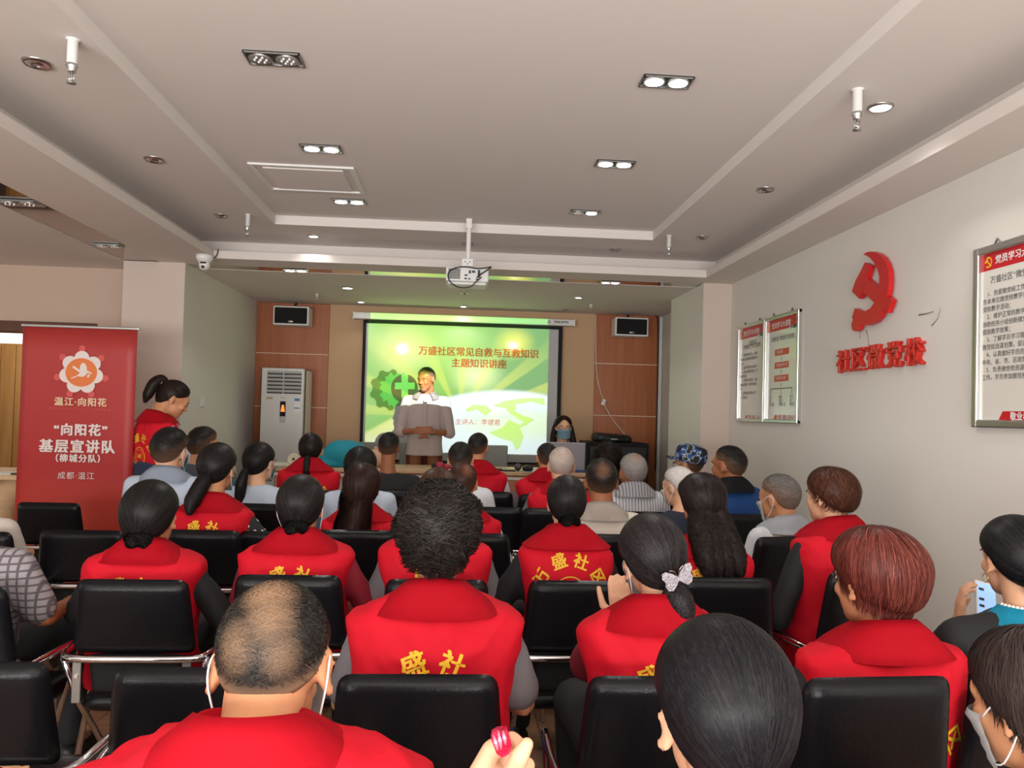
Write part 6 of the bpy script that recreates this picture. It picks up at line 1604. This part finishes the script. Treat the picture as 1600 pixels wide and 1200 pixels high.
o = copy_tree([q for q in COL.objects if q.name.startswith('conference_chair') and q.parent is None][0]); o.location = (at(880, 700, 7.55).x, 7.42, ZPL); tag(o, 'grey conference chair under the masked woman behind the laptop', 'chair')

# row A (nearest in full view)
chair(-170, 80, 1033, YA_, 'black chair at the lower left corner with its rounded top corner showing')
chair(172, 420, 1042, YA_, 'empty-looking black chair just left of the balding man')
chair(523, 783, 1053, YA_, 'black chair in front of the raised hand, behind the curly haired woman')
chair(915, 1150, 1056, YA_, 'black chair left of the big dark head, behind the butterfly clip woman')
chair(1245, 1481, 1057, YA_, 'black chair behind the auburn haired woman')
chair(1500, 1740, 1060, YA_+.08, 'black chair of the woman in black at the right edge')
# row B
chair(-155, 22, 915, YB2, 'black chair at the left edge behind the man in the checked shirt')
chair(117, 298, 905, YB2, 'black chair with chrome bar behind the low bun woman on the left')
chair(365, 537, 898, YB2, 'black chair just above the balding man')
chair(600, 765, 905, YB2, 'black chair mostly hidden behind the curly haired woman')
chair(824, 990, 907, YB2, 'black chair left of the butterfly clip woman')
chair(1060, 1211, 902, YB2, 'black chair with scuffed corner right of the butterfly clip woman')
chair(1262, 1424, 880, YB2-.12, 'black chair hidden behind the auburn haired woman', R(12))
# row C
chair(-105, 20, 830, YC_, 'black chair at the left edge beyond the checked shirt')
chair(60, 198, 828, YC_, 'empty black chair in the middle left below the red banner')
chair(262, 380, 828, YC_, 'black chair behind the polka dot sleeve')
chair(390, 470, 830, YC_, 'black chair hidden behind the low bun with blue mask')
chair(493, 625, 828, YC_, 'empty black chair back in the centre between two red vests')
chair(680, 798, 833, YC_, 'black chair whose right edge shows right of the curly head')
chair(868, 985, 834, YC_, 'black chair behind the man in the cream polo shirt')
chair(1030, 1130, 835, YC_, 'black chair hidden behind the long wavy hair')
chair(1158, 1290, 838, YC_, 'black chair below the masked man in the beige waistcoat')
# row D
chair(25, 127, 785, YD_, 'empty black chair right in front of the red banner')
chair(218, 318, 790, 4.2, 'black chair under the white shirted man on the left')
chair(298, 395, 788, YD_, 'black chair under the man in glasses')
chair(392, 450, 787, YD_, 'black chair beside the ponytailed woman in pale blue')
chair(520, 612, 800, YD_, 'black chair behind the straight haired woman in a pale shirt')
chair(650, 735, 790, YD_, 'black chair in the fourth row hidden by the curly head')
chair(735, 815, 792, YD_, 'black chair in the fourth row beside the white shirted boy')
chair(820, 905, 794, YD_, 'black chair behind the white cropped head')
chair(955, 1040, 799, YD_, 'black chair behind the striped shirt')
chair(1100, 1195, 803, YD_-.3, 'black chair behind the man in the blue shirt')
# row E
chair(445, 528, 762, YE_, 'black chair of the centre ponytail woman in the front row')
chair(580, 660, 765, YE_, 'black chair of the man in the black T-shirt')
chair(725, 800, 768, YE_, 'black chair of the front row man in a red vest')
chair(810, 885, 768, YE_, 'black chair of the short haired man in a red vest')
chair(915, 985, 770, YE_, 'black chair of the dark haired person near the cabinet')
chair(1030, 1100, 770, YE_, 'black chair of the person in the camouflage cap')

LEFT = {'nearest woman': 'black chair under the nearest woman at the bottom edge', 'balding': 'black chair under the balding man at the bottom edge',
        'person in a white': 'black chair under the masked person in the lower right corner', 'person outside': 'black chair outside the lower left corner under the reaching person',
        'short haired': 'black chair hidden under the short haired man by the laptop', 'person in a blue': 'black chair hidden under the person in the camouflage cap'}
for q in SEATED:
    lb = [v for k, v in LEFT.items() if q['label'].startswith(k)]
    if not lb: print('NO CHAIR', q['label'])
    o = copy_tree(chair0); o.location = (q.location.x, q.location.y-.005, 0); o.rotation_euler = (0, 0, q.rotation_euler.z*.5); o.scale = (1, 1, 1)
    tag(o, lb[0] if lb else 'black folding chair', 'chair', 'black folding chairs in rows')
